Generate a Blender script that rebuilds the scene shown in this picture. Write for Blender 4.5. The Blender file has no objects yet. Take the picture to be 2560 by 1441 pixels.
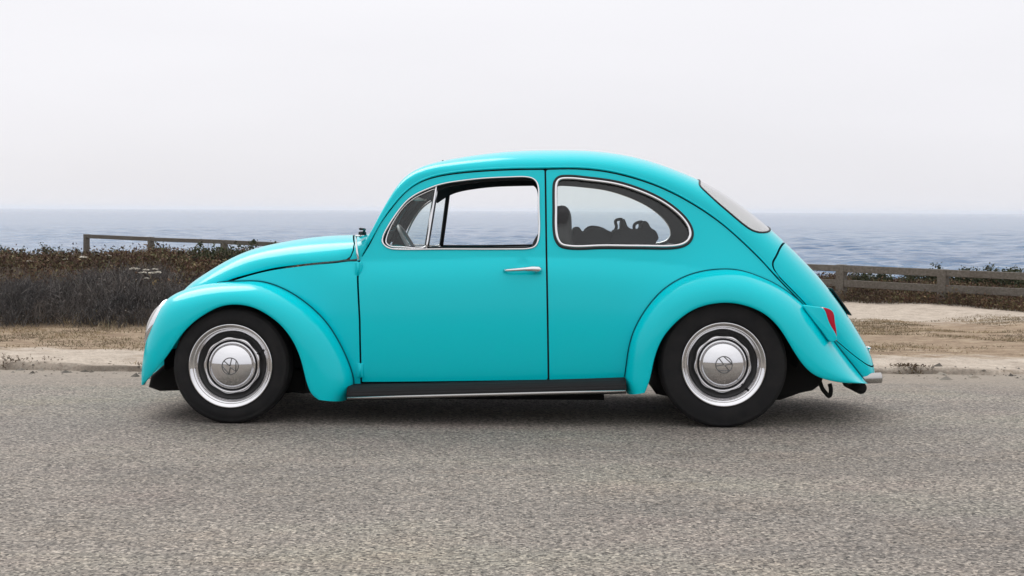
import bpy, bmesh, math, random
import numpy as np
from mathutils import Vector, Matrix
from mathutils.geometry import delaunay_2d_cdt

random.seed(7)
RNG = np.random.default_rng(11)
SC = bpy.context.scene
COL = SC.collection

# ------------------------------------------------------------------ camera, sky, sun
FPX = 3577.0                      # focal length in pixels of the 2560 px wide photograph
HORIZON = 526.0
ROLL = 0.0055
CAM = np.array([0.0, -7.72, 1.055])
cam_data = bpy.data.cameras.new("camera")
cam_data.sensor_width = 36.0
cam_data.lens = 36.0 * FPX / 2560.0
cam_data.shift_y = (HORIZON - 720.5) / 2560.0
cam_data.clip_start = 0.1
cam_data.clip_end = 60000
cam = bpy.data.objects.new("camera", cam_data)
COL.objects.link(cam)
cam.matrix_world = Matrix.Translation(CAM) @ Matrix.Rotation(-ROLL, 4, 'Y') @ Matrix.Rotation(math.radians(90), 4, 'X')
SC.camera = cam

SUN_EL, SUN_AZ = math.radians(44), math.radians(-30)
world = bpy.data.worlds.new("World")
SC.world = world
world.use_nodes = True
nt = world.node_tree
nt.nodes.clear()
n_out = nt.nodes.new('ShaderNodeOutputWorld')
n_bg = nt.nodes.new('ShaderNodeBackground')
n_bg.inputs['Strength'].default_value = 0.1
n_sky = nt.nodes.new('ShaderNodeTexSky')
n_sky.sky_type = 'NISHITA'
n_sky.sun_disc = False
n_sky.sun_elevation = SUN_EL
n_sky.sun_rotation = SUN_AZ
n_tc = nt.nodes.new('ShaderNodeTexCoord')
n_sep = nt.nodes.new('ShaderNodeSeparateXYZ')
nt.links.new(n_tc.outputs['Generated'], n_sep.inputs[0])
# overcast deck: dim at the horizon, about three times brighter overhead
n_ramp = nt.nodes.new('ShaderNodeValToRGB')
n_ramp.color_ramp.interpolation = 'B_SPLINE'
els = n_ramp.color_ramp.elements
SKY_K = 2.3
stops = [(0.0, (.815, .812, .858)), (0.10, (.925, .912, .952)), (0.25, (.98, .97, .99)), (0.6, (1.20, 1.19, 1.21)), (1.0, (1.40, 1.38, 1.39))]
els[0].position = 0.0; els[0].color = (*[c / SKY_K for c in stops[0][1]], 1)
els[1].position = 1.0; els[1].color = (*[c / SKY_K for c in stops[-1][1]], 1)
for p, c in stops[1:-1]:
    e = els.new(p); e.color = (*[k / SKY_K for k in c], 1)
nt.links.new(n_sep.outputs['Z'], n_ramp.inputs[0])
n_map = nt.nodes.new('ShaderNodeMapping')
n_map.inputs['Scale'].default_value = (1.6, 1.6, 7.0)
nt.links.new(n_tc.outputs['Generated'], n_map.inputs[0])
n_noise = nt.nodes.new('ShaderNodeTexNoise')
n_noise.inputs['Scale'].default_value = 1.4
n_noise.inputs['Detail'].default_value = 4
n_noise.inputs['Roughness'].default_value = 0.45
nt.links.new(n_map.outputs[0], n_noise.inputs['Vector'])
n_mr = nt.nodes.new('ShaderNodeMapRange')
n_mr.inputs['From Min'].default_value = 0.3; n_mr.inputs['From Max'].default_value = 0.7
n_mr.inputs['To Min'].default_value = SKY_K * 10 * 0.965; n_mr.inputs['To Max'].default_value = SKY_K * 10 * 1.035
nt.links.new(n_noise.outputs['Fac'], n_mr.inputs['Value'])
n_vm = nt.nodes.new('ShaderNodeVectorMath'); n_vm.operation = 'SCALE'
nt.links.new(n_ramp.outputs['Color'], n_vm.inputs[0])
nt.links.new(n_mr.outputs[0], n_vm.inputs['Scale'])
n_mix = nt.nodes.new('ShaderNodeMix'); n_mix.data_type = 'RGBA'
n_mix.inputs['Factor'].default_value = 0.95          # 5 percent of clear sky through the cloud deck
nt.links.new(n_sky.outputs[0], n_mix.inputs['A'])
nt.links.new(n_vm.outputs[0], n_mix.inputs['B'])
nt.links.new(n_mix.outputs['Result'], n_bg.inputs['Color'])
nt.links.new(n_bg.outputs[0], n_out.inputs[0])

sun_data = bpy.data.lights.new("sun", 'SUN')
sun_data.energy = 1.5
sun_data.angle = math.radians(38)
sun_data.color = (1.0, 0.97, 0.93)
sun = bpy.data.objects.new("sun", sun_data)
COL.objects.link(sun)
_sd = Vector((math.sin(SUN_AZ) * math.cos(SUN_EL), math.cos(SUN_AZ) * math.cos(SUN_EL), math.sin(SUN_EL)))
sun.rotation_euler = _sd.to_track_quat('Z', 'Y').to_euler()

SC.view_settings.view_transform = 'Standard'
SC.view_settings.look = 'None'
SC.view_settings.exposure = 0.0
SC.view_settings.gamma = 1.0
SC.view_settings.use_curve_mapping = False
SC.cycles.max_bounces = 8
SC.cycles.transparent_max_bounces = 16
SC.cycles.volume_bounces = 2
SC.cycles.caustics_reflective = False
SC.cycles.caustics_refractive = False
SC.cycles.use_denoising = True

# ------------------------------------------------------------------ helpers: numbers
def ncspline(t, y, tq):
    """natural cubic spline"""
    t = np.asarray(t, float); y = np.asarray(y, float); tq = np.asarray(tq, float)
    n = len(t); h = np.diff(t)
    A = np.zeros((n, n)); b = np.zeros((n,) + y.shape[1:])
    A[0, 0] = A[-1, -1] = 1
    for i in range(1, n - 1):
        A[i, i - 1] = h[i - 1]; A[i, i] = 2 * (h[i - 1] + h[i]); A[i, i + 1] = h[i]
        b[i] = 3 * ((y[i + 1] - y[i]) / h[i] - (y[i] - y[i - 1]) / h[i - 1])
    c = np.linalg.solve(A, b)
    k = np.clip(np.searchsorted(t, tq) - 1, 0, n - 2)
    hk = h[k]; dx = tq - t[k]
    if y.ndim > 1:
        hk = hk[:, None]; dx = dx[:, None]
    bb = (y[k + 1] - y[k]) / hk - hk * (2 * c[k] + c[k + 1]) / 3
    dd = (c[k + 1] - c[k]) / (3 * hk)
    return y[k] + bb * dx + c[k] * dx ** 2 + dd * dx ** 3

def chord(P):
    d = np.sqrt((np.diff(P, axis=0) ** 2).sum(1))
    return np.concatenate([[0], np.cumsum(np.maximum(d, 1e-6))])

def gsmooth(a, sig):
    """gaussian smoothing of samples (odd reflection at the ends)"""
    if sig <= 0: return a
    r = int(3 * sig) + 1
    k = np.exp(-0.5 * (np.arange(-r, r + 1) / sig) ** 2); k /= k.sum()
    a2 = a if a.ndim > 1 else a[:, None]
    pre = 2 * a2[0] - a2[1:r + 1][::-1]
    post = 2 * a2[-1] - a2[-r - 1:-1][::-1]
    e = np.concatenate([pre, a2, post])
    o = np.stack([np.convolve(e[:, j], k, 'valid') for j in range(a2.shape[1])], 1)
    return o if a.ndim > 1 else o[:, 0]

def curve(pts, n=60, sig=0.0, closed=False):
    P = np.asarray(pts, float)
    if closed:
        m = len(P)
        Q = np.concatenate([P[-4:], P, P[:5]])
        t = chord(Q)
        tq = np.linspace(t[4], t[4 + m], n + 1)[:-1]
        return ncspline(t, Q, tq)
    t = chord(P)
    return gsmooth(ncspline(t, P, np.linspace(0, t[-1], n)), sig)

def poly(pts, step):
    """straight polygon resampled at 'step'"""
    P = np.asarray(pts, float); out = []
    for a, b in zip(P, np.roll(P, -1, 0)):
        k = max(1, int(round(np.linalg.norm(b - a) / step)))
        out.append(a + (b - a) * (np.arange(k) / k)[:, None])
    return np.concatenate(out)

def resample(P, step, closed=True):
    P = np.asarray(P, float)
    Q = np.concatenate([P, P[:1]]) if closed else P
    t = chord(Q); n = max(3, int(round(t[-1] / step)))
    tq = np.linspace(0, t[-1], n + 1)
    R = np.stack([np.interp(tq, t, Q[:, j]) for j in range(Q.shape[1])], 1)
    return R[:-1] if closed else R

def area2(P):
    x, y = P[:, 0], P[:, 1]
    return 0.5 * (x * np.roll(y, -1) - np.roll(x, -1) * y).sum()

def inset(P, d):
    """moves a closed 2D polygon inwards by d"""
    a = P - np.roll(P, 1, 0); b = np.roll(P, -1, 0) - P
    a /= np.maximum(np.linalg.norm(a, axis=1), 1e-9)[:, None]; b /= np.maximum(np.linalg.norm(b, axis=1), 1e-9)[:, None]
    na = np.stack([-a[:, 1], a[:, 0]], 1); nb = np.stack([-b[:, 1], b[:, 0]], 1)
    m = na + nb
    m /= np.maximum((m * na).sum(1) * 1.0, 0.35)[:, None]
    s = 1 if area2(P) > 0 else -1
    return P + s * d * m

def inside(P, poly_):
    x, y = P[:, 0][:, None], P[:, 1][:, None]
    a = poly_; b = np.roll(poly_, -1, 0)
    c = ((a[:, 1] > y) != (b[:, 1] > y)) & (x < (b[:, 0] - a[:, 0]) * (y - a[:, 1]) / (b[:, 1] - a[:, 1] + 1e-15) + a[:, 0])
    return c.sum(1) % 2 == 1

def dist_to(P, poly_):
    a = poly_; b = np.roll(poly_, -1, 0); ab = b - a
    d = np.full(len(P), 1e9)
    for i in range(0, len(P), 4000):
        q = P[i:i + 4000]
        ap = q[:, None] - a[None]
        t = np.clip((ap * ab).sum(2) / np.maximum((ab ** 2).sum(1), 1e-12), 0, 1)
        d[i:i + 4000] = np.sqrt(((ap - t[..., None] * ab) ** 2).sum(2)).min(1)
    return d

_tab = RNG.random((256, 256))
def vnoise(x, y):
    xi = np.floor(x).astype(int); yi = np.floor(y).astype(int)
    fx = x - xi; fy = y - yi
    fx = fx * fx * (3 - 2 * fx); fy = fy * fy * (3 - 2 * fy)
    g = lambda i, j: _tab[i & 255, j & 255]
    return (g(xi, yi) * (1 - fx) + g(xi + 1, yi) * fx) * (1 - fy) + (g(xi, yi + 1) * (1 - fx) + g(xi + 1, yi + 1) * fx) * fy
def fbm(x, y, o=4):
    s = 0; a = 0.5
    for k in range(o):
        s = s + a * vnoise(x * 2 ** k + 17 * k, y * 2 ** k + 5 * k); a *= 0.5
    return s
def sstep(a, b, x):
    t = np.clip((x - a) / (b - a), 0, 1); return t * t * (3 - 2 * t)

# ------------------------------------------------------------------ helpers: objects
STORE = {}
def mk(name, V, F, mats, parent=None, midx=None, N=None, smooth=True, keep=True):
    V = np.asarray(V, float)
    me = bpy.data.meshes.new(name)
    me.from_pydata(V.tolist(), [], [list(map(int, f)) for f in F])
    if not isinstance(mats, (list, tuple)): mats = [mats]
    for m in mats: me.materials.append(m)
    if midx is not None: me.polygons.foreach_set('material_index', np.asarray(midx, np.int32))
    me.polygons.foreach_set('use_smooth', np.full(len(F), smooth, bool))
    me.update()
    if N is not None:
        me.normals_split_custom_set_from_vertices(np.asarray(N, float).tolist())
    o = bpy.data.objects.new(name, me)
    COL.objects.link(o)
    if parent is not None: o.parent = parent
    if keep: STORE[o.name] = (name, V, F, mats, midx, N, smooth)
    return o

def mkbig(name, V, F, mats, parent=None, smooth=False):
    """fast path for large all-triangle or all-quad meshes"""
    V = np.ascontiguousarray(V, np.float32); F = np.ascontiguousarray(F, np.int32)
    k = F.shape[1]
    me = bpy.data.meshes.new(name)
    me.vertices.add(len(V)); me.vertices.foreach_set('co', V.ravel())
    me.loops.add(F.size); me.loops.foreach_set('vertex_index', F.ravel())
    me.polygons.add(len(F)); me.polygons.foreach_set('loop_start', np.arange(0, F.size, k, dtype=np.int32))
    me.polygons.foreach_set('use_smooth', np.full(len(F), smooth, bool))
    for m in (mats if isinstance(mats, (list, tuple)) else [mats]): me.materials.append(m)
    me.update(calc_edges=True); me.validate()
    o = bpy.data.objects.new(name, me); COL.objects.link(o)
    if parent is not None: o.parent = parent
    return o

def mirror(o, parent):
    """the same part on the other side of the car"""
    name, V, F, mats, midx, N, smooth = STORE[o.name]
    V2 = V * np.array([1, -1, 1]); F2 = [tuple(reversed(f)) for f in F]
    N2 = None if N is None else N * np.array([1, -1, 1])
    return mk(name, V2, F2, mats, parent, midx, N2, smooth)

def empty(name, loc=(0, 0, 0), rz=0.0):
    o = bpy.data.objects.new(name, None); COL.objects.link(o)
    o.location = loc; o.rotation_euler = (0, 0, rz); o.empty_display_size = 0.2
    return o
def tag(o, label, cat, group=None):
    o['label'] = label; o['category'] = cat
    if group: o['group'] = group
    return o

def tube(P, r, seg=10, closed=False, ry=None, up=None, caps=True):
    """sweep of an ellipse (r along the frame normal, ry along the binormal) down a 3D polyline"""
    P = np.asarray(P, float); n = len(P)
    r = np.broadcast_to(np.asarray(r, float), (n,)); ry = r if ry is None else np.broadcast_to(np.asarray(ry, float), (n,))
    T = np.roll(P, -1, 0) - np.roll(P, 1, 0) if closed else np.gradient(P, axis=0)
    T /= np.maximum(np.linalg.norm(T, axis=1), 1e-9)[:, None]
    if up is None:
        u0 = np.array([0, 1.0, 0]) if abs(T[0][1]) < .9 else np.array([1.0, 0, 0])
        Nn = np.zeros_like(P); v = np.cross(T[0], u0); v /= np.linalg.norm(v); Nn[0] = v
        for i in range(1, n):
            v = v - T[i] * np.dot(v, T[i]); v /= max(np.linalg.norm(v), 1e-9); Nn[i] = v
    else:
        U = np.broadcast_to(np.asarray(up, float), P.shape)
        Nn = U - T * (U * T).sum(1)[:, None]; Nn /= np.maximum(np.linalg.norm(Nn, axis=1), 1e-9)[:, None]
    B = np.cross(T, Nn)
    a = np.linspace(0, 2 * math.pi, seg, endpoint=False)
    V = P[:, None] + Nn[:, None] * (np.cos(a)[None, :, None] * r[:, None, None]) + B[:, None] * (np.sin(a)[None, :, None] * ry[:, None, None])
    V = V.reshape(-1, 3); F = []
    for i in range(n if closed else n - 1):
        j = (i + 1) % n
        for k in range(seg):
            l = (k + 1) % seg
            F.append((i * seg + k, i * seg + l, j * seg + l, j * seg + k))
    if not closed and caps:
        F.append(tuple(range(seg))[::-1]); F.append(tuple((n - 1) * seg + k for k in range(seg)))
    return V, F

def lathe(prof, seg=72, mod=None):
    """profile of (radius, y) turned about the y axis; mod(angle, i) scales the radius"""
    V, F = [], []
    n = len(prof)
    for k in range(seg):
        a = 2 * math.pi * k / seg
        for i, (r, y) in enumerate(prof):
            rr = r * (mod(a, i) if mod else 1)
            V.append((rr * math.cos(a), y, rr * math.sin(a)))
    for k in range(seg):
        l = (k + 1) % seg
        for i in range(n - 1):
            F.append((k * n + i, k * n + i + 1, l * n + i + 1, l * n + i))
    return np.array(V), F

def join(*parts):
    V, F, m = [], [], 0
    for v, f in parts:
        V.append(np.asarray(v, float)); F += [tuple(i + m for i in q) for q in f]; m += len(v)
    return np.concatenate(V), F

def rbox(c, s, bev=0.01, seg=2, rot=None):
    bm = bmesh.new()
    bmesh.ops.create_cube(bm, size=1)
    for v in bm.verts: v.co = Vector((v.co.x * s[0], v.co.y * s[1], v.co.z * s[2]))
    if bev > 0: bmesh.ops.bevel(bm, geom=bm.edges[:], offset=bev, segments=seg, affect='EDGES', profile=0.5)
    M = rot.to_4x4() if rot is not None else Matrix.Identity(4)
    for v in bm.verts: v.co = M @ v.co + Vector(c)
    V = np.array([v.co[:] for v in bm.verts]); bm.verts.index_update()
    F = [tuple(v.index for v in f.verts) for f in bm.faces]
    bm.free(); return V, F

def slab(P, y0, y1, bev=0.02, seg=3):
    """outline in the xz plane extruded from y0 to y1 with rounded rims"""
    bm = bmesh.new()
    a = [bm.verts.new((p[0], y0, p[1])) for p in P]
    f = bm.faces.new(a)
    g = bmesh.ops.extrude_face_region(bm, geom=[f])
    for v in g['geom']:
        if isinstance(v, bmesh.types.BMVert): v.co.y = y1
    bmesh.ops.recalc_face_normals(bm, faces=bm.faces[:])
    if bev > 0:
        e = [e for e in bm.edges if abs(e.verts[0].co.y - e.verts[1].co.y) < 1e-6]
        bmesh.ops.bevel(bm, geom=e, offset=bev, segments=seg, affect='EDGES', profile=0.5, clamp_overlap=True)
    bm.verts.index_update()
    V = np.array([v.co[:] for v in bm.verts]); F = [tuple(v.index for v in f.verts) for f in bm.faces]
    bm.free(); return V, F

# ------------------------------------------------------------------ materials
def mat(name, base=(.5, .5, .5), rough=.5, metal=0.0, coat=0.0, coat_rough=.05, spec=.5, ior=1.5):
    m = bpy.data.materials.new(name); m.use_nodes = True
    b = m.node_tree.nodes['Principled BSDF']
    b.inputs['Base Color'].default_value = (*base, 1); b.inputs['Roughness'].default_value = rough
    b.inputs['Metallic'].default_value = metal; b.inputs['Coat Weight'].default_value = coat
    b.inputs['Coat Roughness'].default_value = coat_rough; b.inputs['Specular IOR Level'].default_value = spec
    b.inputs['IOR'].default_value = ior
    return m, m.node_tree, b
def node(t, kind, **kw):
    n = t.nodes.new(kind)
    for k, v in kw.items():
        if k in n.inputs: n.inputs[k].default_value = v
        else: setattr(n, k, v)
    return n
def ramp(t, src, stops, interp='LINEAR'):
    r = t.nodes.new('ShaderNodeValToRGB'); r.color_ramp.interpolation = interp
    e = r.color_ramp.elements
    e[0].position, e[0].color = stops[0][0], (*stops[0][1], 1)
    e[1].position, e[1].color = stops[-1][0], (*stops[-1][1], 1)
    for p, c in stops[1:-1]:
        q = e.new(p); q.color = (*c, 1)
    t.links.new(src, r.inputs[0]); return r.outputs['Color']
def mixc(t, fac, a, b, mode='MIX'):
    n = t.nodes.new('ShaderNodeMix'); n.data_type = 'RGBA'; n.blend_type = mode
    for sock, v in (('Factor', fac), ('A', a), ('B', b)):
        if isinstance(v, (int, float)): n.inputs[sock].default_value = v
        elif isinstance(v, tuple): n.inputs[sock].default_value = (*v, 1)
        else: t.links.new(v, n.inputs[sock])
    return n.outputs['Result']
def coords(t, scale=(1, 1, 1), out='Object'):
    tc = t.nodes.new('ShaderNodeTexCoord'); mp = t.nodes.new('ShaderNodeMapping')
    mp.inputs['Scale'].default_value = scale
    t.links.new(tc.outputs[out], mp.inputs[0]); return mp.outputs[0]
def noise(t, vec, scale, detail=4, rough=.55, dist=0.0):
    n = node(t, 'ShaderNodeTexNoise', Scale=scale, Detail=detail, Roughness=rough, Distortion=dist)
    t.links.new(vec, n.inputs['Vector']); return n.outputs['Fac']
def mrange(t, v, a, b, c, d):
    n = t.nodes.new('ShaderNodeMapRange')
    for k, x in zip(('From Min', 'From Max', 'To Min', 'To Max'), (a, b, c, d)): n.inputs[k].default_value = x
    t.links.new(v, n.inputs['Value']); return n.outputs[0]
def bump(t, b, h, strength=.3, distance=.01):
    n = node(t, 'ShaderNodeBump', Strength=strength, Distance=distance)
    t.links.new(h, n.inputs['Height']); t.links.new(n.outputs[0], b.inputs['Normal']); return n

M = {}
def setup_materials():
    # turquoise enamel with a little dust low down and a faint orange peel
    m, t, b = mat('turquoise_paint', (0.0, .43, .47), .42, coat=.95, coat_rough=.15, spec=.0)
    b.inputs['Specular Tint'].default_value = (.05, .9, 1.0, 1)
    b.inputs['Coat IOR'].default_value = 1.36
    v = coords(t)
    c = mixc(t, mrange(t, noise(t, v, 3.0, 5), .35, .7, 0, .10), (0.0, .615, .69), (.001, .60, .675))
    t.links.new(c, b.inputs['Base Color'])
    r = mrange(t, noise(t, v, 14, 4), .3, .7, .34, .44); t.links.new(r, b.inputs['Roughness'])
    M['paint'] = m
    M['paint_dark'] = mat('beading_and_gap_shade', (0.0, .075, .095), .7, spec=.1)[0]  # beading colour; on panel rims it paints in the shade of the gaps
    M['interior'] = mat('interior_trim', (.022, .023, .027), .85)[0]
    M['wheel_grey'] = mat('steering_wheel_plastic', (.22, .23, .24), .4)[0]
    M['headliner'] = mat('headliner_cloth', (.035, .035, .04), .95)[0]
    m, t, b = mat('seat_vinyl', (.018, .018, .02), .6)
    bump(t, b, noise(t, coords(t), 60, 3), .3, .004); M['seat'] = m
    m, t, b = mat('bag_canvas', (.02, .021, .026), .9)
    bump(t, b, noise(t, coords(t), 90, 3), .4, .003); M['bag'] = m
    m, t, b = mat('chrome', (.76, .76, .775), .05, 1.0)
    t.links.new(mrange(t, noise(t, coords(t), 30, 4), .35, .75, .03, .12), b.inputs['Roughness']); M['chrome'] = m
    M['emblem'] = mat('emblem_metal', (.20, .20, .20), .35, 1.0)[0]
    M['chrome_dull'] = mat('dull_chrome', (.45, .44, .43), .22, 1.0)[0]
    m, t, b = mat('tyre_rubber', (.014, .014, .015), .8, spec=.25)
    v = coords(t)
    c = mixc(t, mrange(t, noise(t, v, 9, 5), .45, .75, 0, .5), (.012, .012, .013), (.030, .028, .026))
    t.links.new(c, b.inputs['Base Color']); bump(t, b, noise(t, v, 120, 2), .25, .002); M['tyre'] = m
    M['wheel_black'] = mat('wheel_black', (.012, .012, .013), .5)[0]
    m, t, b = mat('black_rubber', (.022, .022, .023), .6, spec=.35)
    M['rubber'] = m
    m, t, b = mat('ribbed_rubber_mat', (.017, .017, .018), .7, spec=.2)
    w = node(t, 'ShaderNodeTexWave', Scale=55.0); w.bands_direction = 'Y'
    t.links.new(coords(t), w.inputs['Vector']); bump(t, b, w.outputs['Fac'], .5, .004); M['ribbed'] = m
    M['under'] = mat('underbody', (.012, .012, .012), .8, spec=.2)[0]
    # glass: clear sheet that reflects by Fresnel
    def glass(name, tint, extra=0.0):
        g = bpy.data.materials.new(name); g.use_nodes = True; tt = g.node_tree; tt.nodes.clear()
        o = tt.nodes.new('ShaderNodeOutputMaterial'); tr = tt.nodes.new('ShaderNodeBsdfTransparent')
        tr.inputs[0].default_value = (*tint, 1)
        gl = tt.nodes.new('ShaderNodeBsdfGlossy'); gl.inputs['Roughness'].default_value = .02
        lw = tt.nodes.new('ShaderNodeLayerWeight'); lw.inputs[0].default_value = .5
        mx = tt.nodes.new('ShaderNodeMixShader')
        pw = node(tt, 'ShaderNodeMath', operation='POWER'); pw.inputs[1].default_value = 5.0
        ad = node(tt, 'ShaderNodeMath', operation='MULTIPLY_ADD'); ad.inputs[1].default_value = .96; ad.inputs[2].default_value = .03 + extra
        tt.links.new(lw.outputs['Facing'], pw.inputs[0]); tt.links.new(pw.outputs[0], ad.inputs[0]); tt.links.new(ad.outputs[0], mx.inputs[0])
        tt.links.new(tr.outputs[0], mx.inputs[1]); tt.links.new(gl.outputs[0], mx.inputs[2]); tt.links.new(mx.outputs[0], o.inputs[0])
        return g
    M['glass'] = glass('window_glass', (.96, .98, .975), .0)
    M['glass_back'] = glass('rear_glass', (.97, .98, .975), .42)
    M['lens'] = mat('headlight_lens', (.40, .385, .36), .12, coat=.5)[0]
    m, t, b = mat('red_lens', (.50, .001, .02), .2, spec=.25)
    b.inputs['Subsurface Weight'].default_value = 0.0; M['red'] = m
    M['mirror'] = mat('visor_card', (.82, .82, .79), .6)[0]
    # chip seal asphalt
    m, t, b = mat('asphalt', (.15, .14, .13), .9, spec=.25)
    v = coords(t)
    vo = node(t, 'ShaderNodeTexVoronoi', Scale=112.0); t.links.new(v, vo.inputs['Vector'])
    sx = t.nodes.new('ShaderNodeSeparateColor'); t.links.new(vo.outputs['Color'], sx.inputs[0])
    chips = ramp(t, sx.outputs[0], [(0, (.062, .058, .055)), (.16, (.136, .126, .117)), (.45, (.218, .203, .187)), (.8, (.298, .275, .25)), (1, (.47, .43, .385))])
    n2 = ramp(t, noise(t, v, 42, 3, .7), [(.25, (.62, .61, .60)), (.5, (1.0, 1.0, 1.0)), (.75, (1.28, 1.26, 1.22))])
    c = mixc(t, 1.0, chips, n2, 'MULTIPLY')
    c = mixc(t, 1.0, c, ramp(t, noise(t, v, 26, 3, .75), [(.26, (.50, .49, .48)), (.40, (1, 1, 1)), (.64, (1.02, 1.0, .98)), (.78, (1.25, 1.22, 1.18))]), 'MULTIPLY')
    big = ramp(t, noise(t, coords(t, (.5, 1.1, 1)), .9, 5, .6), [(.3, (.80, .785, .785)), (.5, (1, .98, .97)), (.6, (1.0, 1.01, .97)), (.75, (1.14, 1.09, 1.02))])
    c = mixc(t, 1.0, c, big, 'MULTIPLY')
    wear = ramp(t, noise(t, coords(t, (.12, 1.6, 1)), 1.2, 3, .5), [(.35, (.90, .90, .91)), (.65, (1.06, 1.05, 1.03))])
    c = mixc(t, 1.0, c, wear, 'MULTIPLY')
    hue = ramp(t, noise(t, coords(t, (.55, 1.0, 1)), 1.7, 4, .6), [(.28, (1.03, .99, .99)), (.42, (1.0, 1.0, .99)), (.52, (.985, 1.0, .995)), (.64, (1.02, 1.005, .97)), (.76, (1.03, .985, .985))])
    c = mixc(t, 1.0, c, hue, 'MULTIPLY')
    tracks = node(t, 'ShaderNodeTexWave', Scale=.36, Distortion=2.2, Detail=2.0); tracks.bands_direction = 'Y'; tracks.inputs['Detail Scale'].default_value = .25
    t.links.new(coords(t, (.05, 1, 1)), tracks.inputs['Vector'])
    c = mixc(t, 1.0, c, ramp(t, tracks.outputs['Fac'], [(0, (.96, .96, .965)), (.5, (1, 1, 1)), (1, (1.03, 1.025, 1.02))]), 'MULTIPLY')
    oil = ramp(t, noise(t, coords(t, (1.2, 1.2, 1)), .8, 6, .6), [(.27, (.86, .86, .86)), (.37, (1, 1, 1)), (1, (1, 1, 1))])
    c = mixc(t, 1.0, c, oil, 'MULTIPLY')
    # sand blown on to the far margin
    sp = t.nodes.new('ShaderNodeSeparateXYZ'); t.links.new(v, sp.inputs[0])
    yy = node(t, 'ShaderNodeMath', operation='ADD'); t.links.new(sp.outputs[1], yy.inputs[0])
    t.links.new(mrange(t, noise(t, coords(t, (.8, 2.5, 1)), 2.2, 5, .65), .2, .8, -.55, .55), yy.inputs[1])
    c = mixc(t, mrange(t, yy.outputs[0], .75, 1.75, 0, .85), c, (.30, .26, .215))
    t.links.new(c, b.inputs['Base Color'])
    hh = node(t, 'ShaderNodeMath', operation='ADD'); t.links.new(vo.outputs['Distance'], hh.inputs[0]); t.links.new(noise(t, v, 60, 3), hh.inputs[1])
    bump(t, b, hh.outputs[0], .55, .006); M['asphalt'] = m
    # sandy verge
    m, t, b = mat('sandy_ground', (.28, .24, .19), .95, spec=.15)
    v = coords(t)
    sand = ramp(t, noise(t, v, 5.5, 6, .65), [(.3, (.33, .28, .23)), (.5, (.47, .405, .338)), (.7, (.55, .485, .41))])
    brown = ramp(t, noise(t, coords(t, (1.4, 2.4, 1)), 3.2, 7, .75), [(.3, (.15, .108, .072)), (.45, (.26, .19, .13)), (.6, (.37, .29, .205)), (.75, (.43, .365, .275))])
    sp = t.nodes.new('ShaderNodeSeparateXYZ'); t.links.new(v, sp.inputs[0])
    at = t.nodes.new('ShaderNodeAttribute'); at.attribute_name = 'turf'
    f = node(t, 'ShaderNodeMath', operation='ADD'); t.links.new(at.outputs['Fac'], f.inputs[0])
    t.links.new(mrange(t, noise(t, coords(t, (.75, 1.6, 1)), 2.2, 7, .75), .25, .75, -.75, .75), f.inputs[1])
    c = mixc(t, mrange(t, f.outputs[0], .25, .75, 0, 1), sand, brown)
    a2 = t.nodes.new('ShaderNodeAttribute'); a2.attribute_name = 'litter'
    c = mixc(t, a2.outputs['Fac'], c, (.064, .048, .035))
    c = mixc(t, 1.0, c, ramp(t, noise(t, v, 45, 4, .7), [(.3, (.72, .71, .70)), (.5, (1, 1, 1)), (.72, (1.22, 1.21, 1.2))]), 'MULTIPLY')
    t.links.new(c, b.inputs['Base Color'])
    bump(t, b, noise(t, v, 30, 6, .7), .8, .02); M['ground'] = m
    # sea
    m, t, b = mat('sea_water', (.075, .115, .165), .16, ior=1.33, spec=.24)
    v = coords(t)
    a_ = noise(t, coords(t, (.55, 1.0, 1)), .16, 6, .62, .3)
    d_ = noise(t, coords(t, (.6, 1.0, 1)), .035, 5, .55, .2)
    s_ = node(t, 'ShaderNodeMath', operation='MULTIPLY_ADD'); t.links.new(d_, s_.inputs[0]); s_.inputs[1].default_value = 2.4; t.links.new(a_, s_.inputs[2])
    bump(t, b, s_.outputs[0], 1.0, .9)
    cc = ramp(t, noise(t, coords(t, (.3, 1.0, 1)), .06, 6, .65), [(.35, (.030, .095, .205)), (.6, (.055, .135, .25)), (.78, (.13, .21, .315))])
    t.links.new(cc, b.inputs['Base Color']); M['sea'] = m
    # weathered timber
    m, t, b = mat('weathered_wood', (.14, .125, .11), .9, spec=.2)
    v = coords(t, (3, 40, 40))
    c = ramp(t, noise(t, v, 1.0, 6, .7), [(.25, (.070, .062, .054)), (.5, (.135, .122, .105)), (.75, (.22, .205, .185))])
    c = mixc(t, mrange(t, noise(t, coords(t), 3, 4), .4, .75, 0, .5), c, (.10, .082, .066))
    t.links.new(c, b.inputs['Base Color']); bump(t, b, noise(t, v, 1.6, 5, .7), .5, .01); M['wood'] = m
    def plant(name, stops, rough=.8):
        m, t, b = mat(name, stops[0][1], rough, spec=.2)
        g = t.nodes.new('ShaderNodeNewGeometry')
        c = ramp(t, g.outputs['Random Per Island'], stops)
        big = ramp(t, noise(t, coords(t, (1, 1, 1)), 1.6, 5, .65), [(.3, (.52, .54, .56)), (.5, (1, 1, 1)), (.7, (1.55, 1.45, 1.32))])
        t.links.new(mixc(t, 1.0, c, big, 'MULTIPLY'), b.inputs['Base Color']); return m
    M['twig'] = plant('grey_twigs', [(0, (.045, .040, .039)), (.6, (.085, .078, .076)), (.92, (.14, .13, .125)), (1, (.22, .20, .18))])
    M['scrub'] = plant('brown_scrub', [(0, (.045, .028, .022)), (.35, (.098, .056, .040)), (.66, (.14, .092, .058)), (.86, (.10, .105, .048)), (1, (.26, .20, .12))])
    M['leaf'] = plant('dark_green_leaves', [(0, (.028, .036, .018)), (.5, (.050, .060, .030)), (.85, (.085, .095, .045)), (1, (.12, .085, .05))], .6)
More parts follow.
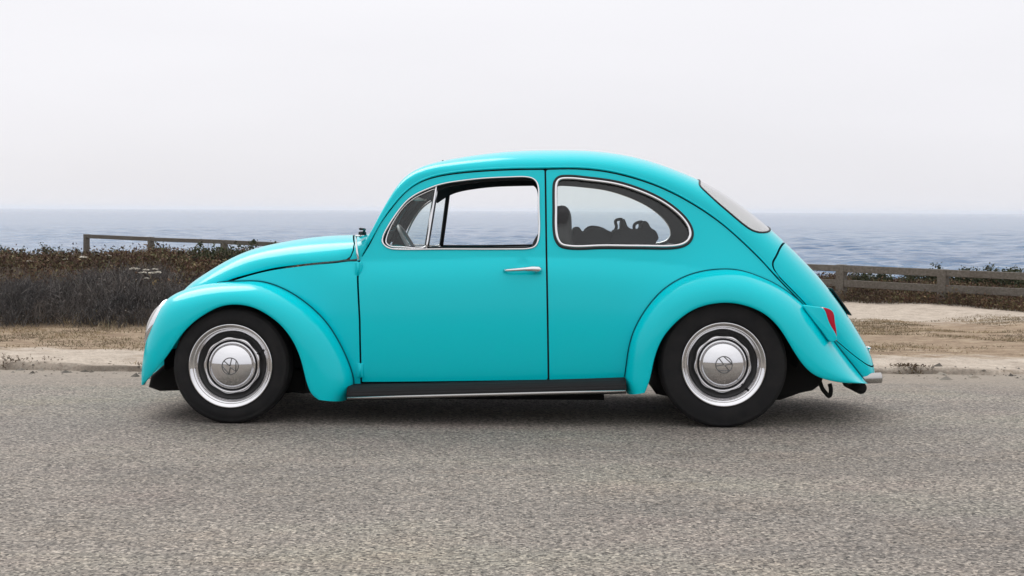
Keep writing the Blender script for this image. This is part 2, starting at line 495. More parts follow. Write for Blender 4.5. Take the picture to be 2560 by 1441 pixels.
    M['straw'] = plant('dry_grass', [(0, (.15, .112, .068)), (.45, (.24, .19, .12)), (.8, (.32, .265, .18)), (1, (.17, .16, .085))])
    M['stem'] = mat('shrub_stem', (.07, .058, .045), .9)[0]
    M['petal'] = mat('white_petals', (.62, .58, .50), .8)[0]
    M['stone'] = plant('pebble', [(0, (.10, .09, .078)), (.5, (.20, .18, .155)), (1, (.34, .31, .27))], .9)
    M['hill'] = mat('inland_grass', (.065, .058, .042), .95)[0]
setup_materials()

# ------------------------------------------------------------------ the setting
def grid_mesh(name, X, Y, Z, m, attrs=None):
    ny, nx = Z.shape
    V = np.stack([np.broadcast_to(X[None, :], Z.shape), np.broadcast_to(Y[:, None], Z.shape), Z], 2).reshape(-1, 3)
    i = np.arange((ny - 1) * (nx - 1)); r = i // (nx - 1); c = i % (nx - 1); q = r * nx + c
    F = np.stack([q, q + 1, q + nx + 1, q + nx], 1)
    o = mkbig(name, V, F, m, smooth=True)
    for k, a in (attrs or {}).items():
        at = o.data.attributes.new(k, 'FLOAT', 'POINT'); at.data.foreach_set('value', np.ascontiguousarray(a.ravel(), np.float32))
    o['kind'] = 'structure'
    return o

SWELL = .0115
HAZE = 1.5e-4
def fence_d(X, Y): return (X + Y - 16.9) / math.sqrt(2)
def scrub_mask(X, Y):
    edge = 4.62 + .6 * (fbm(X * .9, Y * 0 + 3.3, 3) - .5)
    m = sstep(edge, edge + .55, Y) * (1 - sstep(-1.6, -.5, X + .05 * Y + .5 * fbm(X * .8, Y * .8, 2))) * (1 - sstep(-.2, .8, fence_d(X, Y)))
    return m
def bank_edge(X): return 1.80 + .46 * (fbm(X * .7, X * 0 + 9.1, 4) - .45) + .16 * (fbm(X * 5, X * 0 + 2.1, 3) - .45)
def terrain_z(X, Y):
    far = -.17 * sstep(-1, 4.5, X) * sstep(2.5, 10.5, Y) - .50 * sstep(7.0, 23, Y) * sstep(3, -1, X)
    edge = bank_edge(X)
    up = sstep(edge, edge + .05 + .55 * fbm(X * .9 + 3, X * 0, 3) ** 2, Y + .16 * (fbm(X * 4, Y * 7 + 2, 4) - .45))
    z = -.085 + (.048 + .075 * fbm(X * .9, X * 0 + 4, 4)) * up + far
    z = z + up * (.05 * (fbm(X * .7, Y * .9, 3) - .45) + .022 * (fbm(X * 4, Y * 6, 3) - .45))
    z = z + (.12 + .235 * sstep(5.4, 8.4, Y)) * scrub_mask(X, Y) * (.45 + 1.15 * fbm(X * .75 + 4, Y * .6, 3))
    d = fence_d(X, Y)
    z = z - 8.0 * sstep(2.4, 7.5, d) + .10 * sstep(.2, .9, d) * (1 - sstep(1.8, 3, d)) * sstep(1, 5, X)
    return z

def build_setting():
    # road: one sheet the camera stands on, crowned very slightly
    xs = np.concatenate([[-900, -300, -120, -50], np.linspace(-20, 20, 41), [50, 120, 300, 900]])
    ys = np.concatenate([[-14, -11], np.linspace(-9, 2.25, 24)])
    ys = np.unique(np.concatenate([ys, [-.65, -.6, -.7]]))
    X, Y = np.meshgrid(xs, ys)
    grid_mesh('road', xs, ys, np.minimum(0, -.01396 * (Y + .65)), M['asphalt'])
    # verge, bank, scrub ground and the bluff down to the sea
    xs = np.concatenate([-np.geomspace(1500, 11, 26), np.linspace(-10, 10, 420), np.geomspace(11, 1500, 26)])
    ys = np.concatenate([np.linspace(1.7, 2.3, 22), np.linspace(2.35, 14, 180), np.linspace(14.3, 40, 70), np.geomspace(42, 1600, 22)])
    X, Y = np.meshgrid(xs, ys)
    Z = terrain_z(X, Y)
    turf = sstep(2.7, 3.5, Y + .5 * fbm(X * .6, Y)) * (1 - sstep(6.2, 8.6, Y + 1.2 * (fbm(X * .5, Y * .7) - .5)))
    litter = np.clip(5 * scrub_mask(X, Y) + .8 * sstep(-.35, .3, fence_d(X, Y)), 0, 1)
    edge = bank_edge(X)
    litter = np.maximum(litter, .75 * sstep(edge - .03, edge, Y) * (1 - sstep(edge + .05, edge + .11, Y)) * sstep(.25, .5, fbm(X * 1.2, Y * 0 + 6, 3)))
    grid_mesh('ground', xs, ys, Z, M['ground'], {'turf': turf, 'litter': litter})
    # sea out to the horizon: rings round the view point, with a real swell out to a few kilometres
    ang = np.radians(np.concatenate([np.linspace(-88, -27, 26), np.linspace(-26, 26, 640), np.linspace(27, 88, 26)]))
    rad = np.concatenate([np.geomspace(26, 2600, 760), np.geomspace(2700, 45000, 40)])
    A, R = np.meshgrid(ang, rad)
    X = R * np.sin(A); Y = R * np.cos(A) - 7.72
    Z = np.zeros_like(X)
    g = np.random.default_rng(5)
    env = .45 + 1.1 * fbm(X / 60 + 40, Y / 90 + 40, 3)
    dens = sstep(math.radians(30), math.radians(26.5), np.abs(A))
    for k in range(64):
        lam = 1.7 * (15 / 1.7) ** g.random(); th = g.normal(0, .75) + .3
        kx, ky = math.sin(th) * 2 * math.pi / lam, math.cos(th) * 2 * math.pi / lam
        ph = kx * X + ky * Y + g.uniform(0, 6.28)
        wv = (np.sin(ph) * .5 + .5) ** 1.6 - .42
        Z += SWELL * lam * wv * sstep(2.0, 4.5, lam / (.0061 * R)) * dens
    Z = Z * env - 6.6
    V = np.stack([X, Y, Z], 2).reshape(-1, 3); ny, nx = Z.shape
    i_ = np.arange((ny - 1) * (nx - 1)); q = (i_ // (nx - 1)) * nx + i_ % (nx - 1)
    o = mkbig('sea', V, np.stack([q, q + 1, q + nx + 1, q + nx], 1), M['sea'], smooth=True)
    o['kind'] = 'structure'
    # land behind the camera, rising to low hills
    xs = np.linspace(-2400, 2400, 81); ys = np.concatenate([np.linspace(-2200, -60, 50), [-40, -25, -13.5]])
    X, Y = np.meshgrid(xs, ys)
    Z = -.03 + sstep(-60, -900, Y) * 0 + np.clip(-Y - 60, 0, None) / 2200 * 22 * fbm(X / 500, Y / 500, 4)
    grid_mesh('inland_field', xs, ys, Z, M['hill'])
build_setting()

# ------------------------------------------------------------------ plants
def prisms(P0, P1, r0, r1):
    """three-sided tapered sticks"""
    n = len(P0); D = P1 - P0; D /= np.maximum(np.linalg.norm(D, axis=1), 1e-9)[:, None]
    A = np.cross(D, RNG.normal(size=(n, 3))); A /= np.maximum(np.linalg.norm(A, axis=1), 1e-9)[:, None]; B = np.cross(D, A)
    V = np.zeros((n, 6, 3))
    for k in range(3):
        a = 2 * math.pi * k / 3; o = A * math.cos(a) + B * math.sin(a)
        V[:, k] = P0 + o * np.reshape(r0, (-1, 1)); V[:, 3 + k] = P1 + o * np.reshape(r1, (-1, 1))
    base = (np.arange(n) * 6)[:, None]
    F = np.concatenate([base + np.array([[k, (k + 1) % 3, 3 + (k + 1) % 3, 3 + k]]) for k in range(3)])
    return V.reshape(-1, 3), F
def leaves(C, D, ln, wd):
    """folded diamond leaves at C along D"""
    n = len(C); D = D / np.maximum(np.linalg.norm(D, axis=1), 1e-9)[:, None]
    S = np.cross(D, RNG.normal(size=(n, 3))); S /= np.maximum(np.linalg.norm(S, axis=1), 1e-9)[:, None]
    U = np.cross(S, D)
    ln = np.reshape(ln, (-1, 1)); wd = np.reshape(wd, (-1, 1))
    V = np.stack([C, C + D * ln * .5 + S * wd + U * wd * .4, C + D * ln, C + D * ln * .5 - S * wd + U * wd * .4], 1)
    b = (np.arange(n) * 4)[:, None]
    return V.reshape(-1, 3), b + np.array([[0, 1, 2, 3]])
def cat(*vf):
    V, F, m = [], [], 0
    for v, f in vf: V.append(v); F.append(f + m); m += len(v)
    return np.concatenate(V), np.concatenate(F)
def unit(n, up=1.0, spread=1.0):
    d = RNG.normal(size=(n, 3)) * spread; d[:, 2] = np.abs(d[:, 2]) * .4 + up
    return d / np.linalg.norm(d, axis=1)[:, None]
def twiggy(P, h, lean=.5, r=.0035, kids=4):
    """stems at P with side twigs; returns geometry and the tips"""
    n = len(P); h = np.broadcast_to(h, (n,))
    d = unit(n, 1.0, lean); mid = P + d * (h * .5)[:, None]
    d2 = unit(n, 1.0, lean * 1.3) * .6 + d * .4; tip = mid + d2 * (h * .5)[:, None]
    parts = [prisms(P, mid, np.full(n, r), np.full(n, r * .75)), prisms(mid, tip, np.full(n, r * .75), np.full(n, r * .3))]
    tips = [tip]
    for k in range(kids):
        f = RNG.uniform(.25, .95, n)[:, None]
        b = np.where(f < .5, P + (mid - P) * f * 2, mid + (tip - mid) * (f * 2 - 1))
        e = b + unit(n, .55, .8) * (h * RNG.uniform(.2, .45, n))[:, None]
        parts.append(prisms(b, e, np.full(n, r * .6), np.full(n, r * .2))); tips.append(e)
    return cat(*parts), np.concatenate(tips)
def on_ground(n, x0, x1, y0, y1, keep):
    X = RNG.uniform(x0, x1, n); Y = RNG.uniform(y0, y1, n)
    k = keep(X, Y) & (np.abs(X) < .41 * (Y + 7.72) + 2.8)
    X, Y = X[k], Y[k]
    return np.stack([X, Y, terrain_z(X, Y) - .01], 1)

def build_scrub():
    # the front rank: grey, nearly leafless twigs
    P = on_ground(24000, -8.6, 0, 4.3, 6.9, lambda x, y: RNG.random(len(x)) < np.minimum(1, 6 * scrub_mask(x, y)) * (.45 + fbm(x * 1.3, y * 1.3, 3)))
    h = RNG.uniform(.10, .28, len(P)) * sstep(3.9, 5.2, P[:, 1]) * (.05 + 2.0 * fbm(P[:, 0] * .95, P[:, 1] * 1.1 + 8, 3))
    g, tips = twiggy(P, h, .55, .0038, 4)
    k = RNG.random(len(tips)) < .30
    lv = leaves(tips[k], unit(k.sum(), .4, 1), RNG.uniform(.012, .03, k.sum()), RNG.uniform(.003, .007, k.sum()))
    o = mkbig('grey_scrub', *cat(g, lv), M['twig'])
    o['kind'] = 'stuff'; o['label'] = 'mass of dark grey twiggy coastal scrub behind the dirt verge'
    # behind it: brown matted scrub up to the fence
    P = on_ground(62000, -16.5, 0, 5.8, 24, lambda x, y: RNG.random(len(x)) < scrub_mask(x, y) * (.35 + 1.0 * fbm(x * .9 + 5, y * .9, 3)))
    h = RNG.uniform(.05, .17, len(P)) * (.4 + 1.3 * fbm(P[:, 0] * 1.1, P[:, 1] * .9 + 2, 3)) * sstep(30, 12, P[:, 1])
    g, tips = twiggy(P, h + .04, .7, .0045, 2)
    T = np.concatenate([tips, tips + RNG.normal(size=tips.shape) * .035])
    lv = leaves(T, unit(len(T), .5, 1), RNG.uniform(.02, .05, len(T)), RNG.uniform(.006, .014, len(T)))
    o = mkbig('brown_scrub', *cat(g, lv), M['scrub'])
    o['kind'] = 'stuff'; o['label'] = 'matted brown and olive scrub between the grey twigs and the fence'
    P = on_ground(9000, -12, 0, 7, 15, lambda x, y: RNG.random(len(x)) < scrub_mask(x, y) * sstep(.52, .7, fbm(x * .7 + 30, y * .5, 3)))
    g, tips = twiggy(P, RNG.uniform(.14, .30, len(P)), .35, .003, 1)
    o = mkbig('straw_stalks', *g, M['straw']); o['kind'] = 'stuff'; o['label'] = 'thin pale straw stalks standing in the brown scrub'
    # weeds along the foot of the fence on the right and on the bluff behind it
    def keep(x, y):
        d = fence_d(x, y)
        return (d > -.25) & (d < 2.0) & (x > 2.2) & (RNG.random(len(x)) < .25 + .9 * fbm(x * 1.5, y * 1.5, 3))
    P = on_ground(60000, 2, 10, 7, 16, keep)
    h = RNG.uniform(.05, .20, len(P)) * (.5 + fbm(P[:, 0] * 1.2, P[:, 1] * 1.2, 3))
    g, tips = twiggy(P, h, .8, .004, 2)
    T = np.concatenate([tips, tips + RNG.normal(size=tips.shape) * .03])
    lv = leaves(T, unit(len(T), .4, 1), RNG.uniform(.02, .045, len(T)), RNG.uniform(.006, .013, len(T)))
    o = mkbig('bluff_weeds', *cat(g, lv), M['scrub'])
    o['kind'] = 'stuff'; o['label'] = 'low brown weeds under and behind the wooden fence'

def build_dry_grass():
    def blades(P, h, lean):
        n = len(P); d = unit(n, 1.0, lean); s = np.cross(d, RNG.normal(size=(n, 3))); s /= np.linalg.norm(s, axis=1)[:, None]
        w = RNG.uniform(.002, .0045, n)[:, None]; h = h[:, None]
        mid = P + d * h * .55; tip = mid + (d + RNG.normal(size=(n, 3)) * .5 * np.array([1, 1, .3])) * h * .45
        V = np.stack([P - s * w, P + s * w, mid + s * w * .7, mid - s * w * .7, tip], 1).reshape(-1, 3)
        b = (np.arange(n) * 5)[:, None]
        return V, np.concatenate([b + np.array([[0, 1, 2]]), b + np.array([[0, 2, 3]]), b + np.array([[3, 2, 4]])])
    # tufts on the verge, patchy
    def keep(x, y):
        m = sstep(.46, .62, fbm(x * 1.3 + 2, y * 1.7 + 1, 5)) * sstep(2.7, 3.4, y) * (1 - sstep(7.5, 9.5, y)) * (1 - .9 * scrub_mask(x, y))
        m = m + .8 * sstep(.50, .66, fbm(x * 2.0 + 7, y * 3, 3)) * sstep(1.85, 1.95, y) * (1 - sstep(2.0, 2.2, y))
        return (RNG.random(len(x)) < m) & (fence_d(x, y) < 0)
    P = on_ground(680000, -8, 9.5, 1.85, 10, keep)
    a = blades(P, RNG.uniform(.010, .038, len(P)), 1.1)
    # taller straw at the foot of the scrub
    def keep2(x, y):
        m = scrub_mask(x, y); return (m < .25) & (RNG.random(len(x)) < sstep(3.9, 4.6, y) * sstep(.38, .7, fbm(x * 1.6, y * 2, 3)))
    P = on_ground(30000, -8.5, 2.5, 3.8, 5.4, keep2)
    b = blades(P, RNG.uniform(.03, .12, len(P)), .6)
    o = mkbig('dry_grass', *cat(a, b), M['straw'])
    o['kind'] = 'stuff'; o['label'] = 'short dry straw coloured grass on the dirt verge'

def build_clods():
    # crumbled asphalt, clods and pebbles along the broken road edge
    n = 3000
    X = RNG.uniform(-6, 6.5, n); Y = bank_edge(X) + RNG.normal(.0, .16, n) - .04
    k = (RNG.random(n) < .25 + 1.1 * sstep(.45, .65, fbm(X * 1.5 + 3, X * 0 + 8, 3))); X, Y = X[k], Y[k]; n = len(X)
    r = RNG.uniform(.004, .012, n) * (1 + 2.0 * (RNG.random(n) < .08))
    road_z = np.minimum(0, -.01396 * (Y + .65))
    Z = np.maximum(terrain_z(X, Y), road_z)
    dirs = np.array([[1, 0, 0], [-1, 0, 0], [0, 1, 0], [0, -1, 0], [0, 0, 1], [0, 0, -1]], float)
    V = np.stack([X, Y, Z], 1)[:, None] + dirs[None] * r[:, None, None] * RNG.uniform(.5, 1.3, (n, 6, 1)) * np.array([1.3, 1.1, .8])
    T = np.array([[0, 2, 4], [2, 1, 4], [1, 3, 4], [3, 0, 4], [2, 0, 5], [1, 2, 5], [3, 1, 5], [0, 3, 5]])
    F = ((np.arange(n) * 6)[:, None, None] + T[None]).reshape(-1, 3)
    o = mkbig('pebbles', V.reshape(-1, 3), F, M['stone']); o['kind'] = 'stuff'; o['label'] = 'loose pebbles and clods along the broken edge of the road'
    # low weeds rooted in the edge
    n = 26000
    X = RNG.uniform(-6, 6.5, n); Y = bank_edge(X) + RNG.normal(.06, .10, n)
    k = sstep(.50, .66, fbm(X * 1.1 + 13, Y * 1.2, 3)) * (.25 + .75 * (X > 0)) > RNG.random(n); X, Y = X[k], Y[k]
    P = np.stack([X, Y, terrain_z(X, Y) - .005], 1)
    g, tips = twiggy(P, RNG.uniform(.008, .026, len(P)), 1.0, .0012, 3)
    lv = leaves(tips, unit(len(tips), .5, 1), RNG.uniform(.006, .015, len(tips)), RNG.uniform(.0015, .004, len(tips)))
    o = mkbig('edge_weeds', *cat(g, lv), M['scrub']); o['kind'] = 'stuff'; o['label'] = 'low dark weeds rooted along the broken road edge'

def make_shrub(name, loc, h, w, label, group, n_leaf=420, big=.035):
    root = empty(name, loc); tag(root, label, 'shrub', group)
    h = h + .05; k = 22
    P = np.stack([RNG.normal(size=k) * w * .10, RNG.normal(size=k) * w * .10, np.full(k, -.05)], 1)
    d = RNG.normal(size=(k, 3)); d[:, 2] = np.abs(d[:, 2]) + .5; d /= np.linalg.norm(d, axis=1)[:, None]
    e = d * RNG.uniform(.6, .95, k)[:, None] * np.array([w * .5, w * .5, h])
    mkbig('stems', *prisms(P, e, np.full(k, .008), np.full(k, .003)), M['stem'], root)
    # leaf tufts fill an uneven dome
    nt_ = n_leaf // 9
    d = RNG.normal(size=(nt_, 3)); d[:, 2] = np.abs(d[:, 2]); d /= np.linalg.norm(d, axis=1)[:, None]
    az = np.arctan2(d[:, 1], d[:, 0]); lob = .72 + .28 * np.sin(az * 3 + h * 40) * np.cos(d[:, 2] * 5 + w * 30)
    c = d * (RNG.random(nt_) ** .45 * lob)[:, None] * np.array([w * .5, w * .5, h]); c[:, 2] += RNG.uniform(0, .05, nt_)
    c = np.repeat(c, 9, 0) + RNG.normal(size=(nt_ * 9, 3)) * big * .55
    c[:, 2] = np.maximum(c[:, 2], .0); n = len(c)
    mkbig('foliage', *leaves(c, unit(n, .7, 1), RNG.uniform(.6, 1.2, n) * big, RNG.uniform(.22, .42, n) * big), M['leaf'], root)
    return root

def ground_at(px, dist):
    X = (px - 1280) / FPX * dist; Y = dist - 7.72
    return X, Y, float(terrain_z(np.array([X]), np.array([Y]))[0])

def build_shrubs():
    def put(px, dist, top, w, label, group, n, big=.035):
        x, y, z = ground_at(px, dist)
        ztop = 1.055 - (top - (526 + (px - 1280) * ROLL)) / FPX * dist
        make_shrub('shrub', (x, y, z), max(.16, ztop - z), w, label, group, n, big)
    sky = 'leafy dark shrubs along the top of the scrub left of the car'
    for px, dist, top, w, l in ((14, 19, 616, .30, 'dark leafy shrub at the left edge of the view, a pointed top against the sea'),
                                (62, 20, 629, .50, 'second low shrub from the left edge, rounded top against the sea'),
                                (112, 20, 623, .36, 'dark shrub midway between the left edge and the fence end, tallest of three'),
                                (150, 21, 624, .40, 'leafy green-tinged shrub two clumps left of the fence end'),
                                (186, 22, 622, .45, 'shrub crowding right up to the end post of the left fence'),
                                (285, 22, 621, .95, 'broad dark shrub in the opening below the rail between the first two left posts')):
        put(px, dist, top, w, l, sky, 2000, .032)
    near = 'dark shrubs around the fence beside the hood'
    for px, dist, top, w, l in ((512, 16.0, 613, .90, 'broad dark brown shrub below the fence rail a little left of the hood'),
                                (578, 15.8, 612, .75, 'narrow dark shrub touching the outline of the hood'),
                                (645, 16.0, 615, .80, 'dark shrub half hidden behind the slope of the hood'),
                                (398, 21, 628, .45, 'small dark shrub at the foot of the second fence post from the left')):
        put(px, dist, top, w, l, near, 2600, .032)
    back = 'low shrubs on the bluff behind the right fence'
    for px, dist, top, w, l in ((2342, 20.9, 662, .75, 'smooth low mound of shrub over the rail just left of the rightmost post'),
                                (2415, 20.6, 667, .50, 'low shrub over the top rail just right of the rightmost post'),
                                (2474, 20.3, 660, .60, 'shrub with ragged top over the rail, second from the right edge'),
                                (2540, 20.0, 663, .70, 'ragged shrub over the rail at the right edge of the view')):
        put(px, dist, top + 9, w, l, back, 4200, .036)
    mid = 'olive shrubs between the fence rails'
    for px, dist, top, w, l in ((2155, 20.8, 683, .50, 'olive shrub seen between the rails right of the left-hand fence post'),
                                (2205, 20.7, 687, .50, 'small olive shrub seen between the rails at the middle of the fence bay'),
                                (2280, 20.8, 682, .65, 'olive shrub seen between the rails left of the rightmost post')):
        put(px, dist, top, w, l, mid, 2200, .032)

def build_flowers():
    proto = None
    for px, py, dist, s, l in ((210, 646, 15.5, 1.25, 'white flower head below the end post of the left fence, lone and wide'),
            (272, 641, 16, .7, 'small white flower head below the first opening of the left fence'),
            (338, 675, 13.8, 1.2, 'leftmost white flower head of the cluster below the second fence post'),
            (358, 684, 13.5, .9, 'white flower head second from left in the cluster below the second fence post'),
            (366, 677, 13.6, .8, 'upper white flower head in the middle of the cluster by the second post'),
            (381, 685, 13.5, .9, 'lower white flower head near the right end of the cluster by the second post'),
            (393, 684, 13.5, 1.1, 'rightmost white flower head of the cluster below the second fence post'),
            (388, 675, 13.7, .7, 'topmost small white flower head at the right end of the cluster'),
            (367, 697, 13.1, .5, 'tiny white flower head hanging below the cluster by the second post'),
            (75, 655, 15.5, .8, 'pale flower head in the brown scrub nearest the left edge'),
            (165, 650, 15.5, .7, 'pale flower head in the brown scrub left of the lone wide one')):
        X = (px - 1280) / FPX * dist; Z = 1.055 - (py - (526 + (px - 1280) * ROLL)) / FPX * dist
        if proto is None:
            root = empty('flower_head', (X, dist - 7.72, Z))
            n = 46
            a = RNG.uniform(0, 6.28, n); r = np.sqrt(RNG.random(n)) * .042
            C = np.stack([r * np.cos(a), r * np.sin(a), .012 - r * r * 5], 1)
            mkbig('petals', *leaves(C, unit(n, .35, 1), RNG.uniform(.010, .018, n), RNG.uniform(.005, .008, n)), M['petal'], root)
            st = prisms(np.array([[0, 0, -.2], [0, 0, -.04], [0, 0, -.04]]), np.array([[0, 0, 0], [.025, .01, .005], [-.025, -.01, .005]]), np.full(3, .003), np.full(3, .002))
            mkbig('stalk', *st, M['stem'], root)
            proto = root
        else:
            root = proto.copy(); COL.objects.link(root); root.location = (X, dist - 7.72, Z)
            for ch in proto.children:
                c = ch.copy(); COL.objects.link(c); c.parent = root
        root.scale = (s, s, s); root.rotation_euler = (0, 0, random.uniform(0, 6))
        tag(root, l, 'flower', 'white flower heads in the scrub')

# ------------------------------------------------------------------ fence
def build_fence():
    root = empty('wooden_fence', (4.61, 12.28, -.15))
    tag(root, 'low weathered grey timber post and rail fence along the bluff edge', 'fence')
    base = np.array([4.61, 12.28, -.15])
    dirn = np.array([-1, 1.0, 0]) / math.sqrt(2); nrm = np.array([1.0, 1.0, 0]) / math.sqrt(2)
    rz = Matrix.Rotation(math.radians(135), 3, 'Z')
    step = 1.545
    ks = [k * step for k in range(-3, 8)] + [12.9, 15.28, 18.26, 21.24]
    def ztop(s): return .315 + .0045 * s           # the rail climbs gently to the left
    pts = []
    for k in ks:
        s = k
        p = base + dirn * s
        g = float(terrain_z(np.array([p[0]]), np.array([p[1]]))[0])
        top = ztop(s) + random.uniform(-.006, .006)
        zb = min(g, -.15) - .15
        j = Matrix.Rotation(random.uniform(-.02, .02), 3, 'X') @ rz
        v, f = rbox((0, 0, 0), (.125, .115, top - zb), .008, 1, j)
        v = v + np.array([p[0], p[1], (top + zb) / 2]) - base
        mk('post', v, f, M['wood'], root, smooth=False, keep=False)
        pts.append((p, s, g))
    last = pts[-1][0]
    for (p, s, g), (q, s2, g2) in zip(pts[:-1], pts[1:]):
        L_ = np.linalg.norm(q - p)
        for zc, hh in ((-.050, .092), (-.256, .100)):
            if zc < -.1 and s > 11.5: continue                               # only the top rail at the left end
            if zc < -.1 and ztop(s) + zc - .06 < max(g, g2): continue        # buried in the scrub
            a0, a1 = ztop(s) + zc, ztop(s2) + zc
            off = -nrm * .018
            c = (p + q) / 2 + off; c[2] = (a0 + a1) / 2
            j = rz @ Matrix.Rotation(-math.atan2(a1 - a0, L_) + random.uniform(-.006, .006), 3, 'Y')
            v, f = rbox((0, 0, 0), (L_ - .120, .048, hh + random.uniform(-.006, .006)), .006, 1, j)
            mk('rail', v + c - base, f, M['wood'], root, smooth=False, keep=False)
    root.location = base
build_scrub(); build_dry_grass(); build_clods(); build_shrubs(); build_flowers(); build_fence()

# ------------------------------------------------------------------ the car
CX, YAW, LEAN = -.17, math.radians(-1.0), math.radians(-.8)
CARLOC = np.array([CX, 0, .65 * math.sin(LEAN)])
CAR = empty('car', CARLOC)
CAR.rotation_euler = (LEAN, 0, YAW)
_RM = np.array(CAR.rotation_euler.to_matrix())
tag(CAR, 'turquoise vintage two-door compact car with chrome hubcaps parked on the road', 'car')
def w2l(v): return v @ _RM
CAM_L = w2l((CAM - CARLOC)[None])[0]
R_ = np.array([math.cos(ROLL), 0, math.sin(ROLL)]); U_ = np.array([-math.sin(ROLL), 0, math.cos(ROLL)])
RL, UL, FL = w2l(R_[None])[0], w2l(U_[None])[0], w2l(np.array([[0, 1.0, 0]]))[0]
def L(p, y):
    """measured photo point -> car coordinates on the lengthwise plane y"""
    p = np.atleast_2d(np.asarray(p, float))
    d = RL * ((p[:, :1] - 1280) / FPX) + UL * (-(p[:, 1:2] - HORIZON) / FPX) + FL
    y = np.broadcast_to(np.asarray(y, float), (len(p),))
    t = (y - CAM_L[1]) / d[:, 1]
    return CAM_L + d * t[:, None]
def proj(P):
    v = P - CAM_L; z = v @ FL
    return np.stack([1280 + FPX * (v @ RL) / z, HORIZON - FPX * (v @ UL) / z], -1)

# half width of the body side as a function of length and height
_xs = np.linspace(-2.2, 2.4, 1500)
_W0 = gsmooth(ncspline(*zip(*[(-2.2, .24), (-1.7, .34), (-1.5, .385), (-1.3, .43), (-1.1, .485), (-.9, .55), (-.7, .612), (-.55, .642), (-.3, .660), (0, .668), (.3, .668), (.6, .658), (.9, .630), (1.2, .575), (1.5, .495), (1.7, .435), (1.9, .37), (2.4, .26)]), _xs), 20)
_zs = np.linspace(0, 1.6, 1600)
_lo = gsmooth(np.interp(_zs, *zip(*[(0, -.06), (.15, -.035), (.25, -.014), (.35, -.004), (.45, 0), (.58, -.003), (.66, -.010), (.72, -.0205), (.77, -.039), (.80, -.057), (.815, -.067), (.9, -.126), (1.6, -.6)])), 26)
_hi = gsmooth(np.interp(_zs, *zip(*[(0, .0), (.80, -.0655), (.815, -.0685), (.86, -.078), (.90, -.0865), (1.0, -.108), (1.1, -.131), (1.2, -.157), (1.27, -.178), (1.6, -.31)])), 20)
_oA = gsmooth(np.where(_zs < .815, _lo, _hi), 4)
_oB = gsmooth(np.interp(_zs, *zip(*[(0, -.06), (.15, -.035), (.25, -.014), (.35, -.004), (.45, 0), (.58, -.004), (.7, -.018), (.8, -.042), (.9, -.072), (1.0, -.100), (1.1, -.128), (1.2, -.156), (1.27, -.178), (1.6, -.31)])), 40)
_zb = gsmooth(np.interp(_xs, *zip(*[(-2.2, .79), (-.8, .79), (-.3, .80), (.2, .822), (.6, .818), (1.0, .79), (1.3, .74), (2.4, .70)])), 40)
def width(x, z):
    w0 = np.interp(x, _xs, _W0); zz = z - np.interp(x, _xs, _zb) + .815
    k = sstep(.85, 1.35, x) + sstep(-.62, -.85, x)
    o = np.interp(zz, _zs, _oA) * (1 - k) + np.interp(z, _zs, _oB) * k
    dent = .010 * np.exp(-(((x - .235) / .030) ** 2 + ((z - .788) / .024) ** 2) ** 1.5)
    return w0 + o - dent
def S(p, d=0.0):
    """measured point -> point on the near body side"""
    p = np.atleast_2d(np.asarray(p, float)); y = np.full(len(p), -.6)
    for _ in range(8):
        q = L(p, y); y = -(width(q[:, 0], q[:, 2]) + d)
    return q
def map_side(P, d=0.0):
    return np.stack([P[:, 0], -(width(P[:, 0], P[:, 1]) + d), P[:, 1]], 1)
def sxz(p): return S(p)[:, [0, 2]]

def normals(mapf, P, outward, e=.004):
    a = mapf(P + [e, 0]) - mapf(P - [e, 0]); b = mapf(P + [0, e]) - mapf(P - [0, e])
    n = np.cross(a, b); n /= np.maximum(np.linalg.norm(n, axis=1), 1e-12)[:, None]
    s = np.sign((n * outward(mapf(P))).sum(1)); s[s == 0] = 1
    return n * s[:, None]

